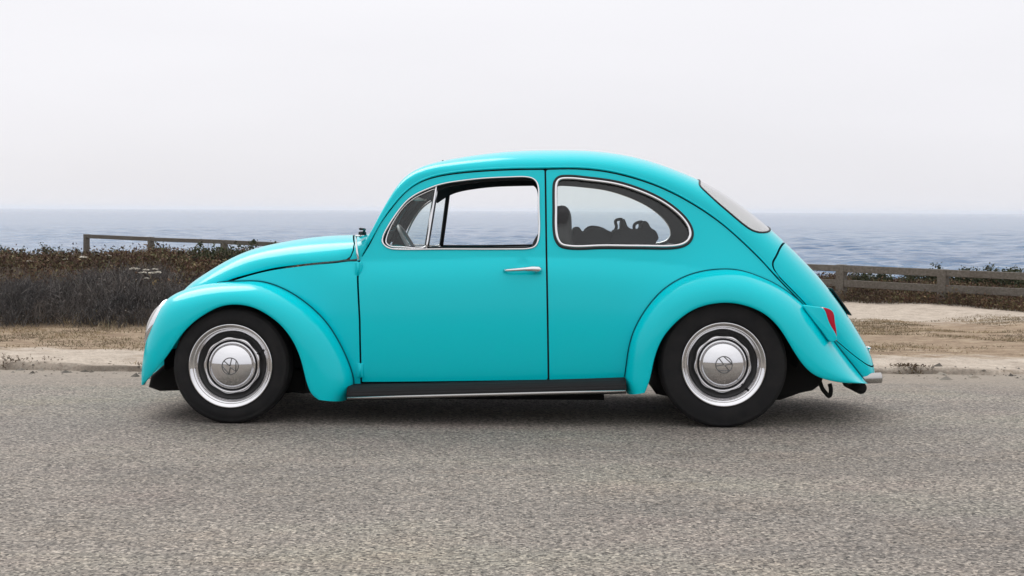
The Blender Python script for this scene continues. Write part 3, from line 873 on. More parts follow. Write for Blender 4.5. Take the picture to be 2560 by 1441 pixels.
def panel(name, mapf, outer, holes, step, thick, mats, parent, outward, bstep=None, eps=.004):
    """sheet panel cut out of a surface: outer and inner skins plus rim, exact outlines"""
    bstep = bstep or step
    loops = [resample(outer, bstep)] + [resample(h, bstep) for h in holes]
    lo, hi = loops[0].min(0), loops[0].max(0)
    gx = np.arange(lo[0], hi[0], step); gy = np.arange(lo[1], hi[1], step)
    G = np.stack(np.meshgrid(gx, gy), 2).reshape(-1, 2)
    G = G[inside(G, loops[0])]
    for h in loops[1:]: G = G[~inside(G, h)]
    for l in loops: G = G[dist_to(G, l) > step * .55]
    pts, ed = [], []
    m = 0
    for l in loops:
        pts.append(l); ed += [(m + i, m + (i + 1) % len(l)) for i in range(len(l))]; m += len(l)
    pts.append(G)
    A = np.concatenate(pts)
    res = delaunay_2d_cdt([Vector(p) for p in A], ed, [], 0, 1e-6)
    Q = np.array([v[:] for v in res[0]]); T = np.array([f for f in res[2] if len(f) == 3])
    cen = Q[T].mean(1)
    ok = inside(cen, loops[0])
    for h in loops[1:]: ok &= ~inside(cen, h)
    T = T[ok]
    used = np.unique(T); re = -np.ones(len(Q), int); re[used] = np.arange(len(used)); Q = Q[used]; T = re[T]
    V = mapf(Q); N = normals(mapf, Q, outward, eps)
    fn = np.cross(V[T[:, 1]] - V[T[:, 0]], V[T[:, 2]] - V[T[:, 0]])
    flip = (fn * N[T[:, 0]]).sum(1) < 0
    T[flip] = T[flip][:, ::-1]
    n = len(V)
    W = V - N * thick
    e = np.concatenate([T[:, [0, 1]], T[:, [1, 2]], T[:, [2, 0]]])
    key = {}
    for a, b in e: key[(a, b)] = 1
    bd = [(a, b) for a, b in key if (b, a) not in key]
    RV, RF = [], []
    for a, b in bd:
        k = 2 * n + len(RV); RV += [V[a], V[b], W[b], W[a]]; RF.append((k + 1, k, k + 3, k + 2))
    VV = np.concatenate([V, W, np.array(RV)]); NN = np.concatenate([N, -N, np.zeros((len(RV), 3))])
    F = [tuple(t) for t in T] + [tuple(n + i for i in t[::-1]) for t in T] + RF
    mi = [0] * len(T) + [1] * len(T) + [2] * len(RF)
    return mk(name, VV, F, mats, parent, mi, NN)

OUT_NEAR = lambda P: np.tile([0, -1.0, 0], (len(P), 1))
PAINT = [M['paint'], M['interior'], M['paint_dark']]
PAINT_BAY = [M['paint'], M['under'], M['paint_dark']]

# --- measured outlines (pixels of the photograph)
GUT = [(900, 646), (920, 615), (949, 560), (978, 520), (1015, 478), (1049, 455), (1082, 443), (1137, 433), (1215, 426), (1304, 422.5), (1362, 422), (1440, 421), (1515, 428), (1577, 442), (1640, 463), (1702, 492), (1765, 530), (1815, 567), (1865, 612), (1915, 662), (1940, 690), (1968, 719), (2012, 764), (2046, 805), (2084, 852), (2109, 884), (2138, 920), (2162, 953)]
TOP = [(914, 602), (925, 583), (938, 556), (957, 518), (984, 472), (1010, 440), (1050, 417.5), (1115, 401.5), (1205, 388), (1310, 379.5), (1375, 378), (1460, 379), (1540, 387), (1610, 402), (1680, 426), (1747, 455), (1812, 492), (1864, 530), (1914, 570), (1968, 619), (1995, 646), (2025, 677), (2068, 729), (2108, 785), (2138, 834), (2160, 872), (2169, 900), (2171, 935)]
NEXP = [7, 8, 8, 8, 7, 5, 3.6, 2.8, 2.4, 2.25, 2.2, 2.2, 2.2, 2.25, 2.35, 2.45, 2.5, 2.5, 2.4, 2.3, 2.3, 2.3, 2.3, 2.3, 2.3, 2.4, 2.6, 2.8]
HOOD_E = [(432, 935), (437, 880), (448, 830), (468, 785), (508, 740), (570, 703), (620, 687.5), (680, 673), (740, 664.5), (800, 658), (850, 653.5), (880, 650.5), (899, 648), (907, 637)]
HOOD_T = [(388, 935), (392, 885), (404, 835), (424, 785), (455, 730), (502, 690), (560, 654), (625, 624.5), (700, 606), (780, 593.5), (850, 588.5), (900, 588), (920, 587), (950, 577)]

class Crown:
    """crowned surface between two mirrored edge curves and a centre line"""
    def __init__(self, E, T, nexp, sig, ty=0.0, n=700):
        # ty: plane on which the outline was seen (the pillars hide the middle of the windscreen)
        e3 = S(E); t3 = L(T, ty); t3[:, 1] = 0
        u = .5 * (chord(e3) / chord(e3)[-1] + chord(t3) / chord(t3)[-1])
        uq = np.linspace(0, 1, n)
        self.E = gsmooth(ncspline(u, e3, uq), sig); self.T = gsmooth(ncspline(u, t3, uq), sig)
        self.E[:, 1] = -width(self.E[:, 0], self.E[:, 2])
        self.n = gsmooth(np.interp(uq, u, nexp), n * .012)
        self.T[:, 1] = 0
        self.len = chord(self.T)[-1]; self.s = np.linspace(0, self.len, n)
    def at(self, P, d=0.0):
        s = np.clip(P[:, 0], 0, self.len); t = np.clip(P[:, 1] / .6, -1, 1)
        E = np.stack([np.interp(s, self.s, self.E[:, j]) for j in range(3)], 1)
        T = np.stack([np.interp(s, self.s, self.T[:, j]) for j in range(3)], 1)
        k = np.interp(s, self.s, self.n)
        ph = np.abs(t) * math.pi / 2
        sn, cs = np.sin(ph), np.maximum(np.cos(ph), 0); rr = (sn ** k + cs ** k) ** (1 / k)
        q = sn / rr; dr = 1 - cs / rr
        out = T + (E - T) * dr[:, None]
        out[:, 1] = np.sign(t) * -E[:, 1] * q * -1 * -1
        return out
    def find(self, pts):
        """surface coordinates of measured points on the near half"""
        if not hasattr(self, 'grid'):
            s = np.linspace(0, self.len, 700); t = np.linspace(-.6, 0, 220)
            g = np.stack(np.meshgrid(s, t), 2).reshape(-1, 2); self.grid = (g, proj(self.at(g)))
        g, q = self.grid
        return np.array([g[((q - np.asarray(p)) ** 2).sum(1).argmin()] for p in pts])

ROOF = Crown(GUT, TOP, NEXP, 9, np.concatenate([[-.50, -.50, -.50, -.49, -.46, -.38, -.26, -.14, -.05], np.zeros(len(TOP) - 9)]))
HOOD = Crown(HOOD_E, HOOD_T, [2.6, 2.5, 2.4, 2.3, 2.25, 2.2, 2.2, 2.2, 2.2, 2.2, 2.3, 2.6, 3.2, 4.0], 10, -.12)
OUT_ROOF = lambda P: P - np.array([.35, 0, .35])
OUT_HOOD = lambda P: P - np.array([-.75, 0, .25])

def sym(P):
    """near-side curve (t<0) closed with its mirror image"""
    return np.concatenate([P, (P * [1, -1])[::-1]])

def build_body():
    gap = .0042
    # --- roof shell with openings for the windscreen, the back window and the engine lid
    w0 = ROOF.find([(924, 606)])[0][0]; w1 = ROOF.find([(1040, 450)])[0][0]
    ws = curve([(w0 + .03, -.20), (w0 + .06, -.262), (w0 + .12, -.28), (w1 - .07, -.275), (w1 - .015, -.24), (w1, -.17), (w1 + .01, 0), (w1, .17), (w1 - .015, .24), (w1 - .07, .275), (w0 + .12, .28), (w0 + .06, .262), (w0 + .03, .20), (w0 + .01, 0)], 160, closed=True)
    rw_n = ROOF.find([(1752, 466), (1765, 484), (1790, 509), (1827, 538), (1855, 562), (1877, 577), (1890, 582), (1903, 581)])
    rs0 = ROOF.find([(1748, 456)])[0][0]; rs1 = ROOF.find([(1913, 571)])[0][0]
    t0 = rw_n[:, 1].min()
    rw_n = np.stack([rw_n[:, 0], gsmooth(rw_n[:, 1], 1.2)], 1)
    rw = curve(sym(np.concatenate([[(rs0 - .005, -.12), (rs0 + .003, -.26), (rs0 + .030, -.350)], rw_n[1:6], [(rs1 + .012, t0 + .10), (rs1 + .02, -.13)]])), 200, closed=True)
    lid_n = ROOF.find([(1957, 606), (1950, 620), (1938, 645), (1932, 664), (1936, 682)])
    sE = ROOF.find([(1945, 695), (2168, 913)])
    s_lid0 = ROOF.find([(1958, 606)])[0][0]
    s_end = sE[1][0]
    edge = -.585
    lidb = ROOF.find([(2086, 848), (2100, 860), (2118, 875), (2136, 890), (2153, 903), (2166, 912)])
    lid = np.concatenate([[(s_lid0, -.06)], lid_n[1:4], [(sE[0][0], edge)], [(s, edge) for s in np.linspace(sE[0][0] + .06, lidb[0][0] - .02, 8)], lidb, [(s_end + .004, -.12)]])
    lid = curve(sym(lid), 300, closed=True)
    o_roof = np.array([(.0, -.5995), (ROOF.len - .002, -.5995), (ROOF.len - .002, .5995), (.0, .5995)])
    o_roof = poly(o_roof, .02)
    def roof_map(P): return ROOF.at(P)
    shell = panel('roof_shell', roof_map, o_roof, [ws, rw, inset(lid, -gap * 1.3)], .028, .022, [M['paint'], M['headliner'], M['paint_dark']], CAR, OUT_ROOF, .016, .006)
    panel('engine_lid', roof_map, inset(lid, gap * 1.3), [], .026, .020, PAINT_BAY, CAR, OUT_ROOF, .014, .006)
    g = panel('windscreen', lambda P: ROOF.at(P) + np.array([.014, 0, -.004]), inset(ws, .002), [], .05, .005, [M['glass']] * 3, CAR, OUT_ROOF, .02, .008)
    tb = tube(ROOF.at(ws) + np.array([.008, 0, -.002]), .007, 8, True); mk('windscreen_seal', *tb, M['rubber'], CAR)
    bg = panel('rear_window', roof_map, inset(rw, .002), [], .04, .005, [M['glass_back']] * 3, CAR, OUT_ROOF, .02, .008)
    tb = tube(ROOF.at(rw), .0055, 8, True); mk('rear_window_seal', *tb, M['rubber'], CAR)
    # --- bonnet, cowl and front apron
    hc = HOOD.find([(868, 651), (877, 642), (884, 626), (886, 610), (883, 594)])
    sh1 = HOOD.find([(881, 590)])[0][0]
    s_front = HOOD.len * .16
    nose = np.concatenate([[(s_front, 0.0), (s_front, -.30), (s_front + .06, -.50), (s_front + .16, -.594)], [(s, -.594) for s in np.arange(s_front + .2, hc[0][0] - .02, .05)], [(hc[0][0], -.585)], hc[1:4], [(sh1, -.10), (sh1, 0.0)]])
    lid2 = np.concatenate([nose, (nose[1:-1] * [1, -1])[::-1]])
    panel('hood', HOOD.at, inset(resample(lid2, .012), gap), [], .022, .02, PAINT_BAY, CAR, OUT_HOOD, .012, .006)
    cow = np.concatenate([[(HOOD.len - .001, -.595)], [(hc[0][0] + .012, -.595)], hc[1:4], [(sh1, -.10), (sh1, .10)], (hc[1:4] * [1, -1])[::-1], [(hc[0][0] + .012, .595), (HOOD.len - .001, .595)]])
    panel('cowl', HOOD.at, inset(resample(cow, .012), gap), [], .022, .02, PAINT_BAY, CAR, OUT_HOOD, .012, .006)
    apr = np.concatenate([[(.002, -.595)], nose[[3, 2, 1]], nose[[1, 2, 3]] * [1, -1], [(.002, .595)]])
    panel('front_apron', HOOD.at, inset(resample(apr, .02), gap), [], .03, .02, PAINT_BAY, CAR, OUT_HOOD, .02, .006)
    # --- sides: quarter in front of the door, door, rear quarter
    gut = np.array(GUT, float)
    gd = curve(gut[:11], 90)                              # roof seam over the door
    he = curve(np.array(HOOD_E[5:], float), 60)
    fq = np.concatenate([[(560, 712)], he + [0, 1.5], [(897.5, 652), (894, 690), (899, 800), (903, 958), (903, 968), (872, 972), (835, 880), (790, 815), (740, 768), (690, 742), (630, 728), (560, 724)]])
    q1 = panel('front_side_panel', map_side, inset(resample(sxz(fq), .012), gap), [], .016, .02, PAINT_BAY, CAR, OUT_NEAR, .010)
    mirror(q1, CAR)
    dwin = [(955, 605), (956, 594), (966, 572), (984, 543), (1000, 521), (1015, 504), (1038, 486.5), (1071, 471), (1091, 463.5), (1149, 452), (1215, 445), (1282, 442), (1316, 442), (1330, 445), (1340, 452), (1346, 464), (1348, 490), (1348.5, 533), (1348, 592), (1345, 606), (1338, 617), (1326, 622), (1300, 624), (1193, 624.5), (1082, 624.5), (990, 624.5), (973, 622), (961, 614.5)]
    qwin = [(1384.5, 470), (1387, 455), (1395, 445), (1412, 441), (1465, 444.5), (1540, 455), (1602, 474), (1652, 497), (1690, 523), (1715, 548), (1728, 570), (1731, 585), (1728, 598), (1718, 610), (1700, 618), (1677, 621), (1620, 621), (1565, 620.5), (1490, 620.5), (1415, 620), (1402, 616), (1391, 603), (1386, 585), (1384.5, 530)]
    dwin3 = sxz(curve(dwin, 240, closed=True)); qwin3 = sxz(curve(qwin, 240, closed=True))
    dr = np.concatenate([[(903.5, 957), (899.5, 800), (894.5, 690), (898, 651)], gd[3:] + [0, 1.5], [(1363, 424), (1366, 640), (1369, 800), (1371, 951.5)]])
    door = panel('door', map_side, inset(resample(sxz(dr), .012), gap), [dwin3], .014, .028, PAINT, CAR, OUT_NEAR, .010)
    gq = curve(gut[10:23], 120)
    rq = np.concatenate([[(1371.5, 951.5), (1369.5, 800), (1366.5, 640), (1363.5, 423.5)], gq[1:] + [0, 1.5], [(2060, 818), (2000, 800), (1930, 745), (1860, 712), (1800, 704), (1740, 716), (1690, 745), (1650, 790), (1620, 850), (1600, 950)]])
    rqp = panel('rear_side_panel', map_side, inset(resample(sxz(rq), .012), gap), [qwin3], .016, .028, PAINT, CAR, OUT_NEAR, .010)
    # --- door furniture
    def bead(poly2, r, d, seg=8, ry=None): return tube(map_side(poly2, d), r, seg, True, ry, up=(0, -1, 0))
    parts = []
    def both(owner, mirrored_owner, objs):
        for ob in objs: mirror(ob, mirrored_owner)
    door_r = mirror(door, CAR); rqp_r = mirror(rqp, CAR)
    c = []
    c.append(mk('window_trim', *bead(inset(dwin3, .002), .0045, .002), M['chrome'], door))
    bar = S(curve([(1066, 622), (1078, 548), (1091, 466)], 14), -.004)
    c.append(mk('vent_divider', *tube(bar, .0085, 8, ry=.006, up=(0, -1, 0)), M['chrome'], door))
    b2 = S(curve([(1066, 621), (1078, 548), (1091, 468)], 14), -.024)
    c.append(mk('vent_channel', *tube(b2, .013, 8, ry=.012, up=(0, -1, 0)), M['rubber'], door))
    vent_px = [(962, 606), (963, 597), (986, 546), (1016, 508), (1040, 491), (1072, 476), (1086, 471), (1078, 540), (1063, 620), (1000, 620.5), (972, 617)]
    vent = resample(sxz(curve(vent_px, 120, closed=True)), .012)
    c.append(mk('vent_frame', *bead(inset(vent, .004), .0045, -.010), M['chrome'], door))
    c.append(panel('vent_glass', lambda P: map_side(P, -.012), inset(vent, .003), [], .05, .004, [M['glass']] * 3, door, OUT_NEAR, .02))
    c.append(mk('window_sill', *bead_line([(1070, 621), (1200, 621), (1330, 619)], .005, -.012), M['rubber'], door))
    # handle: tapering grip on two feet
    hp = S([(1259, 676.5), (1268, 676), (1290, 674.5), (1312, 673), (1330, 672.5), (1346, 673.5), (1354, 675)])
    hp[:, 1] -= np.array([.012, .026, .038, .040, .036, .030, .022])
    a = tube(hp, np.array([.005, .007, .008, .009, .011, .012, .008]), 12, ry=np.array([.005, .007, .008, .0095, .0135, .015, .011]), up=(0, -1, 0))
    f1 = S([(1263, 676.5)])[0]; f2 = S([(1341, 675)])[0]
    b1 = tube(np.array([f1 + [0, .004, 0], f1 - [0, .018, 0]]), .007, 10); b2 = tube(np.array([f2 + [0, .004, 0], f2 - [0, .026, 0]]), .014, 12)
    c.append(mk('door_handle', *join(a, b1, b2), M['chrome'], door))
    for (x0, y0, x1, y1) in ((887, 655, 905, 690), (893.5, 908, 908.5, 944)):
        p = S([((x0 + x1) / 2, (y0 + y1) / 2)])[0]; s = (x1 - x0) / 508, .020, (y1 - y0) / 508
        c.append(mk('hinge', *join(rbox((p[0], p[1] - .004, p[2]), s, .006, 3), tube(np.array([p + [0, -.015, -s[2] * .5], p + [0, -.015, s[2] * .5]]), .006, 10)), M['paint'], door))
    both(door, door_r, c)
    # --- rear quarter furniture
    c = []
    c.append(mk('window_seal', *bead(qwin3, .0075, .000), M['rubber'], rqp))
    c.append(mk('window_trim', *bead(inset(qwin3, .011), .0085, .002, ry=.0075), M['chrome'], rqp))
    c.append(panel('window_glass', lambda P: map_side(P, -.010), inset(resample(qwin3, .02), .010), [], .05, .004, [M['glass']] * 3, rqp, OUT_NEAR, .02))
    both(rqp, rqp_r, c)
    low = curve([(1060, 498), (1100, 474), (1150, 461), (1215, 453), (1282, 450), (1350, 449), (1400, 449), (1465, 453), (1540, 463), (1602, 482), (1652, 506), (1690, 531), (1716, 559), (1724, 590), (1716, 614), (1760, 640)], 160)
    li = np.concatenate([low, curve(gut[4:18], 160)[::-1] + [0, 3]])
    ln = panel('roof_lining', lambda P: map_side(P, -.052), resample(sxz(li), .02), [], .03, .01, [M['headliner']] * 3, CAR, OUT_NEAR, .015); mirror(ln, CAR)
    # roof seam: a thin rain gutter on the shell edge
    g3 = ROOF.E[::6].copy(); g3[:, 1] -= .004; g3[:, 2] += .006; n = int(len(g3) * .79)
    rg = mk('rain_gutter', *tube(g3[2:n], .0048, 8, up=(0, -1, 0)), M['paint'], CAR); mirror(rg, CAR)
    bp = tube(S(curve([(1363, 424), (1366, 640), (1369, 800), (1371, 950)], 40), -.040), .022, 8); o = mk('door_pillar', *bp, M['interior'], CAR); mirror(o, CAR)  # dark pillar post added behind the door gap to block light showing through
    rr = ROOF.E[::8][2:int(len(ROOF.E) / 8 * .93)].copy(); rr[:, 1] += .034; rr[:, 2] -= .006
    o = mk('seam_backing', *tube(rr, .016, 8), M['interior'], CAR); mirror(o, CAR)  # dark strip added behind the roof seam to stop light leaking through
    # aerial stub on the roof
    p = ROOF.at(ROOF.find([(1104, 404)]))[0]
    mk('roof_stud', *tube(np.array([p + [0, .1, -.01], p + [0, .1, .012]]), .004, 8), M['rubber'], CAR)
    return door

def bead_line(px, r, d):
    return tube(S(curve(px, 24), d), r, 8, up=(0, -1, 0))

# ------------------------------------------------------------------ fenders
def fender(name, O, I, yin, yout, rise, nexp=2.3, nu=150, nv=26):
    """O: where the fender meets the body, I: the wheel-arch lip; a rounded section joins them"""
    O = np.array(O, float); I = np.array(I, float)
    yin = np.array([np.nan if v is None else v for v in yin], float); yout = np.array(yout, float)
    o3 = S(O)
    fixed = ~np.isnan(yin); o3[fixed] = L(O[fixed], yin[fixed])
    i3 = L(I, yout)
    u = .5 * (chord(o3) / chord(o3)[-1] + chord(i3) / chord(i3)[-1])
    uq = np.linspace(0, 1, nu)
    o = gsmooth(ncspline(u, o3, uq), 2.0); i = gsmooth(ncspline(u, i3, uq), 2.0); rs = gsmooth(np.interp(uq, u, rise), 3)
    ne = np.broadcast_to(np.asarray(nexp, float), (len(O),)); k = (2 / np.interp(uq, u, ne))[:, None]
    ph = np.linspace(0, math.pi / 2, nv)[None]
    q = np.sin(ph) ** k; dr = 1 - np.cos(ph) ** k
    D = i - o
    V = o[:, None] + D[:, None] * dr[..., None]
    V[..., 1] = o[:, None, 1] + D[:, None, 1] * q
    rad = D.copy(); rad[:, 1] = 0; rad /= np.maximum(np.linalg.norm(rad, axis=1), 1e-6)[:, None]
    V = V - rad[:, None] * (rs[:, None] * np.sin(ph * 2) ** 1.0)[..., None]
    rows = [V[:, j] for j in range(nv)]
    lip = V[:, -1]
    rows.append(lip + rad * .004 + [0, .004, 0]); rows.append(lip + rad * .000 + [0, .012, 0]); rows.append(lip - rad * .012 + [0, .016, 0])
    nj = len(rows)
    # under skin
    for j in range(nv - 3, -1, -3):
        f = V[:, j].copy(); f[:, 1] = f[:, 1] + .016; f += rad * .010; f[:, 1] = np.minimum(f[:, 1], o[:, 1] + .05)
        rows.append(f)
    G = np.stack(rows, 1); m = G.shape[1]
    F, mi = [], []
    for a in range(nu - 1):
        for b in range(m - 1):
            F.append((a * m + b, (a + 1) * m + b, (a + 1) * m + b + 1, a * m + b + 1)); mi.append(0 if b < nj - 1 else 1)
    VV = G.reshape(-1, 3)
    a, b, c_, d = F[(nu // 2) * (m - 1) + nv // 2]
    if np.cross(VV[b] - VV[a], VV[d] - VV[a])[1] > 0: F = [f[::-1] for f in F]
    ob = mk(name, VV, F, [M['paint'], M['under']], CAR, mi)
    return ob, o, i

FF_O = [(361, 955), (363, 925), (369, 890), (376, 858), (388, 815), (406, 777), (428, 748), (459, 729), (505, 714), (559, 706), (611, 704), (653, 705), (695, 717), (736, 738), (778, 769), (814, 805), (842, 847), (867, 897), (883, 944), (884, 972), (868, 999)]
FF_I = [(357, 963), (364, 953), (375, 941), (389, 924), (410, 897), (428, 872), (447, 843), (475, 811), (510, 785), (548, 766), (586, 760), (625, 765), (661, 781), (695, 805), (722, 835), (742, 869), (756, 908), (765, 945), (772, 968), (780, 986), (797, 1000)]
FF_YI = [-.46, -.44, -.42, -.41, -.41, -.41, -.415, -.42] + [None] * 13
FF_YO = [-.60, -.63, -.66, -.69, -.715, -.735, -.75, -.76, -.765, -.77, -.77, -.77, -.77, -.77, -.77, -.77, -.768, -.765, -.762, -.758, -.752]
FF_R = [-.006, -.006, -.004, .0, .004, .006, .009, .012, .012, .010, .008, .005, .004, .003, .002, .002, .002, .002, .0, 0, 0]
RF_O = [(1567, 983), (1561, 968), (1563, 940), (1573, 869), (1594, 809), (1630, 755), (1668, 718), (1719, 690), (1764, 678), (1809, 674), (1853, 678), (1898, 693), (1943, 714), (1982, 741), (2010, 766), (2045, 806), (2083, 853), (2107, 884), (2137, 921), (2163, 955)]
RF_I = [(1610, 983), (1614, 974), (1621, 955), (1631, 910), (1645, 865), (1669, 826), (1705, 791), (1750, 766), (1794, 756.5), (1838, 757), (1883, 769), (1922, 791), (1952, 823), (1973, 856), (1994, 891), (2018, 921), (2050, 943), (2092, 954), (2130, 958), (2165, 959)]
RF_YI = [None] * 20
RF_YO = [-.752, -.756, -.76, -.765, -.77, -.773, -.775, -.775, -.775, -.775, -.775, -.775, -.772, -.768, -.76, -.745, -.72, -.68, -.62, -.54]
RF_R = [0, 0, .002, .004, .006, .008, .008, .008, .008, .008, .008, .006, .003, .0, -.005, -.012, -.02, -.024, -.024, -.012]

def build_fenders():
    ff, o, i = fender('front_fender', FF_O, FF_I, FF_YI, FF_YO, FF_R)
    bd = o[62:-6].copy(); bd[:, 1] -= .003
    be = mk('fender_beading', *tube(bd, .006, 8), M['paint_dark'], ff)
    mirror(be, mirror(ff, CAR))
    # nose panel between the bonnet edge and the front fender
    k = 26; a = HOOD.E[int(len(HOOD.E) * .07):int(len(HOOD.E) * .34)]; a = a[np.linspace(0, len(a) - 1, k).astype(int)]
    b = o[np.linspace(11, 58, k).astype(int)]
    m_ = 8; G = np.stack([a + (b - a) * f + np.array([.02, 0, 0]) * math.sin(f * math.pi) for f in np.linspace(0, 1, m_)], 1).reshape(-1, 3)
    F = [(i_ * m_ + j_, i_ * m_ + j_ + 1, (i_ + 1) * m_ + j_ + 1, (i_ + 1) * m_ + j_) for i_ in range(k - 1) for j_ in range(m_ - 1)]
    nose = mk('nose_panel', G, F, M['paint'], CAR); mirror(nose, CAR)
    rf, o, i = fender('rear_fender', RF_O, RF_I, RF_YI, RF_YO, RF_R, 2.2)
    bd = o[6:].copy(); bd[:, 1] -= .003
    be = mk('fender_beading', *tube(bd, .006, 8), M['paint_dark'], rf)
    mirror(be, mirror(rf, CAR))
    # running boards
    P0 = L([(866, 997)], -.745)[0]; P1 = L([(1566, 979)], -.745)[0]
    n = 40; secs = []
    for k in range(n):
        f = k / (n - 1); x = P0[0] + (P1[0] - P0[0]) * f; zb = P0[2] + (P1[2] - P0[2]) * f
        wi = -float(width(np.array([x]), np.array([.25]))[0]) + .03
        secs.append([(x, wi, zb + .058), (x, -.66, zb + .056), (x, -.715, zb + .050), (x, -.738, zb + .036), (x, -.746, zb + .016), (x, -.746, zb - .004), (x, -.735, zb - .012), (x, wi, zb - .012)])
    m = 8; V = np.array(secs).reshape(-1, 3)
    F = [(a * m + b, a * m + (b + 1) % m, (a + 1) * m + (b + 1) % m, (a + 1) * m + b) for a in range(n - 1) for b in range(m)]
    F += [tuple(range(m))[::-1], tuple((n - 1) * m + b for b in range(m))]
    bm = bmesh.new(); vs = [bm.verts.new(v) for v in V]; [bm.faces.new([vs[k] for k in f]) for f in F]
    bmesh.ops.recalc_face_normals(bm, faces=bm.faces[:]); bm.verts.index_update(); F = [tuple(v.index for v in f.verts) for f in bm.faces]; bm.free()
    rb = mk('running_board', V, F, M['ribbed'], CAR)
    st = tube(np.array([P0 + [.004, -.004, .002], (P0 + P1) / 2 + [0, -.004, .002], P1 + [-.004, -.004, .002]]), .0075, 10, ry=.005, up=(0, 0, 1))
    tr = mk('trim_strip', *st, M['chrome_dull'], rb)
    mirror(tr, mirror(rb, CAR))

# ------------------------------------------------------------------ wheels
def wheel(name, px, R, yc, rot):
    hub = L([px], -.70)[0]
    c = np.array([hub[0], yc, R - .004])
    root = bpy.data.objects.new(name, None); COL.objects.link(root); root.parent = CAR; root.location = c
    root.empty_display_size = .1
    tyre = [(.192, -.055), (.198, -.070), (.206, -.079), (.222, -.0835), (.245, -.084), (R - .035, -.0805), (R - .022, -.077), (R - .018, -.0775), (R - .014, -.074), (R - .006, -.064), (R - .001, -.055),
            (R, -.046), (R, -.036), (R - .007, -.035), (R - .007, -.031), (R, -.030), (R, -.012), (R - .007, -.011), (R - .007, -.007), (R, -.006), (R, .006), (R - .007, .007), (R - .007, .011), (R, .012), (R, .03), (R - .007, .031), (R - .007, .035), (R, .036), (R, .05), (R - .014, .072), (.245, .082), (.2, .075), (.19, .05)]
    mk('tyre', *lathe(tyre, 96), M['tyre'], root)
    ring = [(.203, -.078), (.206, -.082), (.205, -.086), (.201, -.0875), (.196, -.084), (.189, -.076), (.1855, -.073), (.1845, -.0745), (.182, -.073), (.175, -.064), (.168, -.054), (.165, -.046), (.166, -.03)]
    mk('trim_ring', *lathe(ring, 96), M['chrome'], root)
    disc = [(.168, -.03), (.165, -.046), (.160, -.044), (.150, -.032), (.135, -.030), (.10, -.036), (.0, -.036)]
    mk('wheel_disc', *lathe(disc, 64), M['wheel_black'], root)
    # scalloped chrome flange and domed hubcap
    fl = [(.121, -.030), (.1235, -.042), (.127, -.050), (.1305, -.0525), (.134, -.0515), (.138, -.0475), (.1412, -.041), (.1428, -.033), (.140, -.026)]
    md = lambda a, i: 1 + (0.018 * math.cos(9 * (a - rot)) if i >= 5 else 0.009 * math.cos(9 * (a - rot)) if i == 4 else 0)
    mk('wheel_flange', *lathe(fl, 144, md), M['chrome'], root)
    Rc = .19; dome = [(.0, -.094)]
    for r in np.linspace(.006, .098, 22): dome.append((r, -.094 + Rc - math.sqrt(Rc * Rc - r * r)))
    y0 = dome[-1][1]
    dome += [(.103, y0 + .005), (.1065, y0 + .011), (.109, y0 + .017), (.1105, y0 + .0185), (.113, y0 + .018), (.1155, y0 + .020), (.1165, y0 + .026)]
    cap = mk('hubcap', *lathe(dome, 96), M['chrome'], root)
    def on(x, z):
        r = math.hypot(x, z); return (x, -.094 + Rc - math.sqrt(Rc * Rc - r * r) - .0008, z)
    E = .040; segs = []
    ca, sa = math.cos(rot), math.sin(rot)
    def T_(p): x, z = p[0] * E, p[1] * E; return on(ca * x - sa * z, sa * x + ca * z)
    segs.append(tube(np.array([T_((math.cos(a), math.sin(a))) for a in np.linspace(0, 2 * math.pi, 48, endpoint=False)]), .0026, 6, True))
    for pl in ([(-.50, .84), (-.02, .06)], [(.50, .84), (.02, .06)], [(-.90, .36), (-.44, -.84)], [(-.44, -.84), (-.0, -.10)], [(.0, -.10), (.44, -.84)], [(.44, -.84), (.90, .36)]):
        a, b = np.array(pl[0]), np.array(pl[1])
        segs.append(tube(np.array([T_(a + (b - a) * t) for t in np.linspace(0, 1, 8)]), .0027, 6))
    mk('emblem', *join(*segs), M['emblem'], root)
    a = rot + (0.1 if R < .3 else -2.0)
    q = np.array([.158 * math.cos(a), -.050, .158 * math.sin(a)])
    mk('valve', *tube(np.array([q + [0, .02, 0], q + [0, -.022, 0]]), .005, 8), M['rubber'], root)
    return root

def mirror_tree(root):
    r = bpy.data.objects.new(root.name.split('.')[0], None); COL.objects.link(r); r.parent = CAR
    r.location = (root.location.x, -root.location.y, root.location.z)
    for ch in root.children: mirror(ch, r)
    return r

def build_wheels():
    for args in (('front_wheel', (580, 917), .287, -.652, .35), ('rear_wheel', (1807, 909), .312, -.655, 1.2)):
        mirror_tree(wheel(*args))

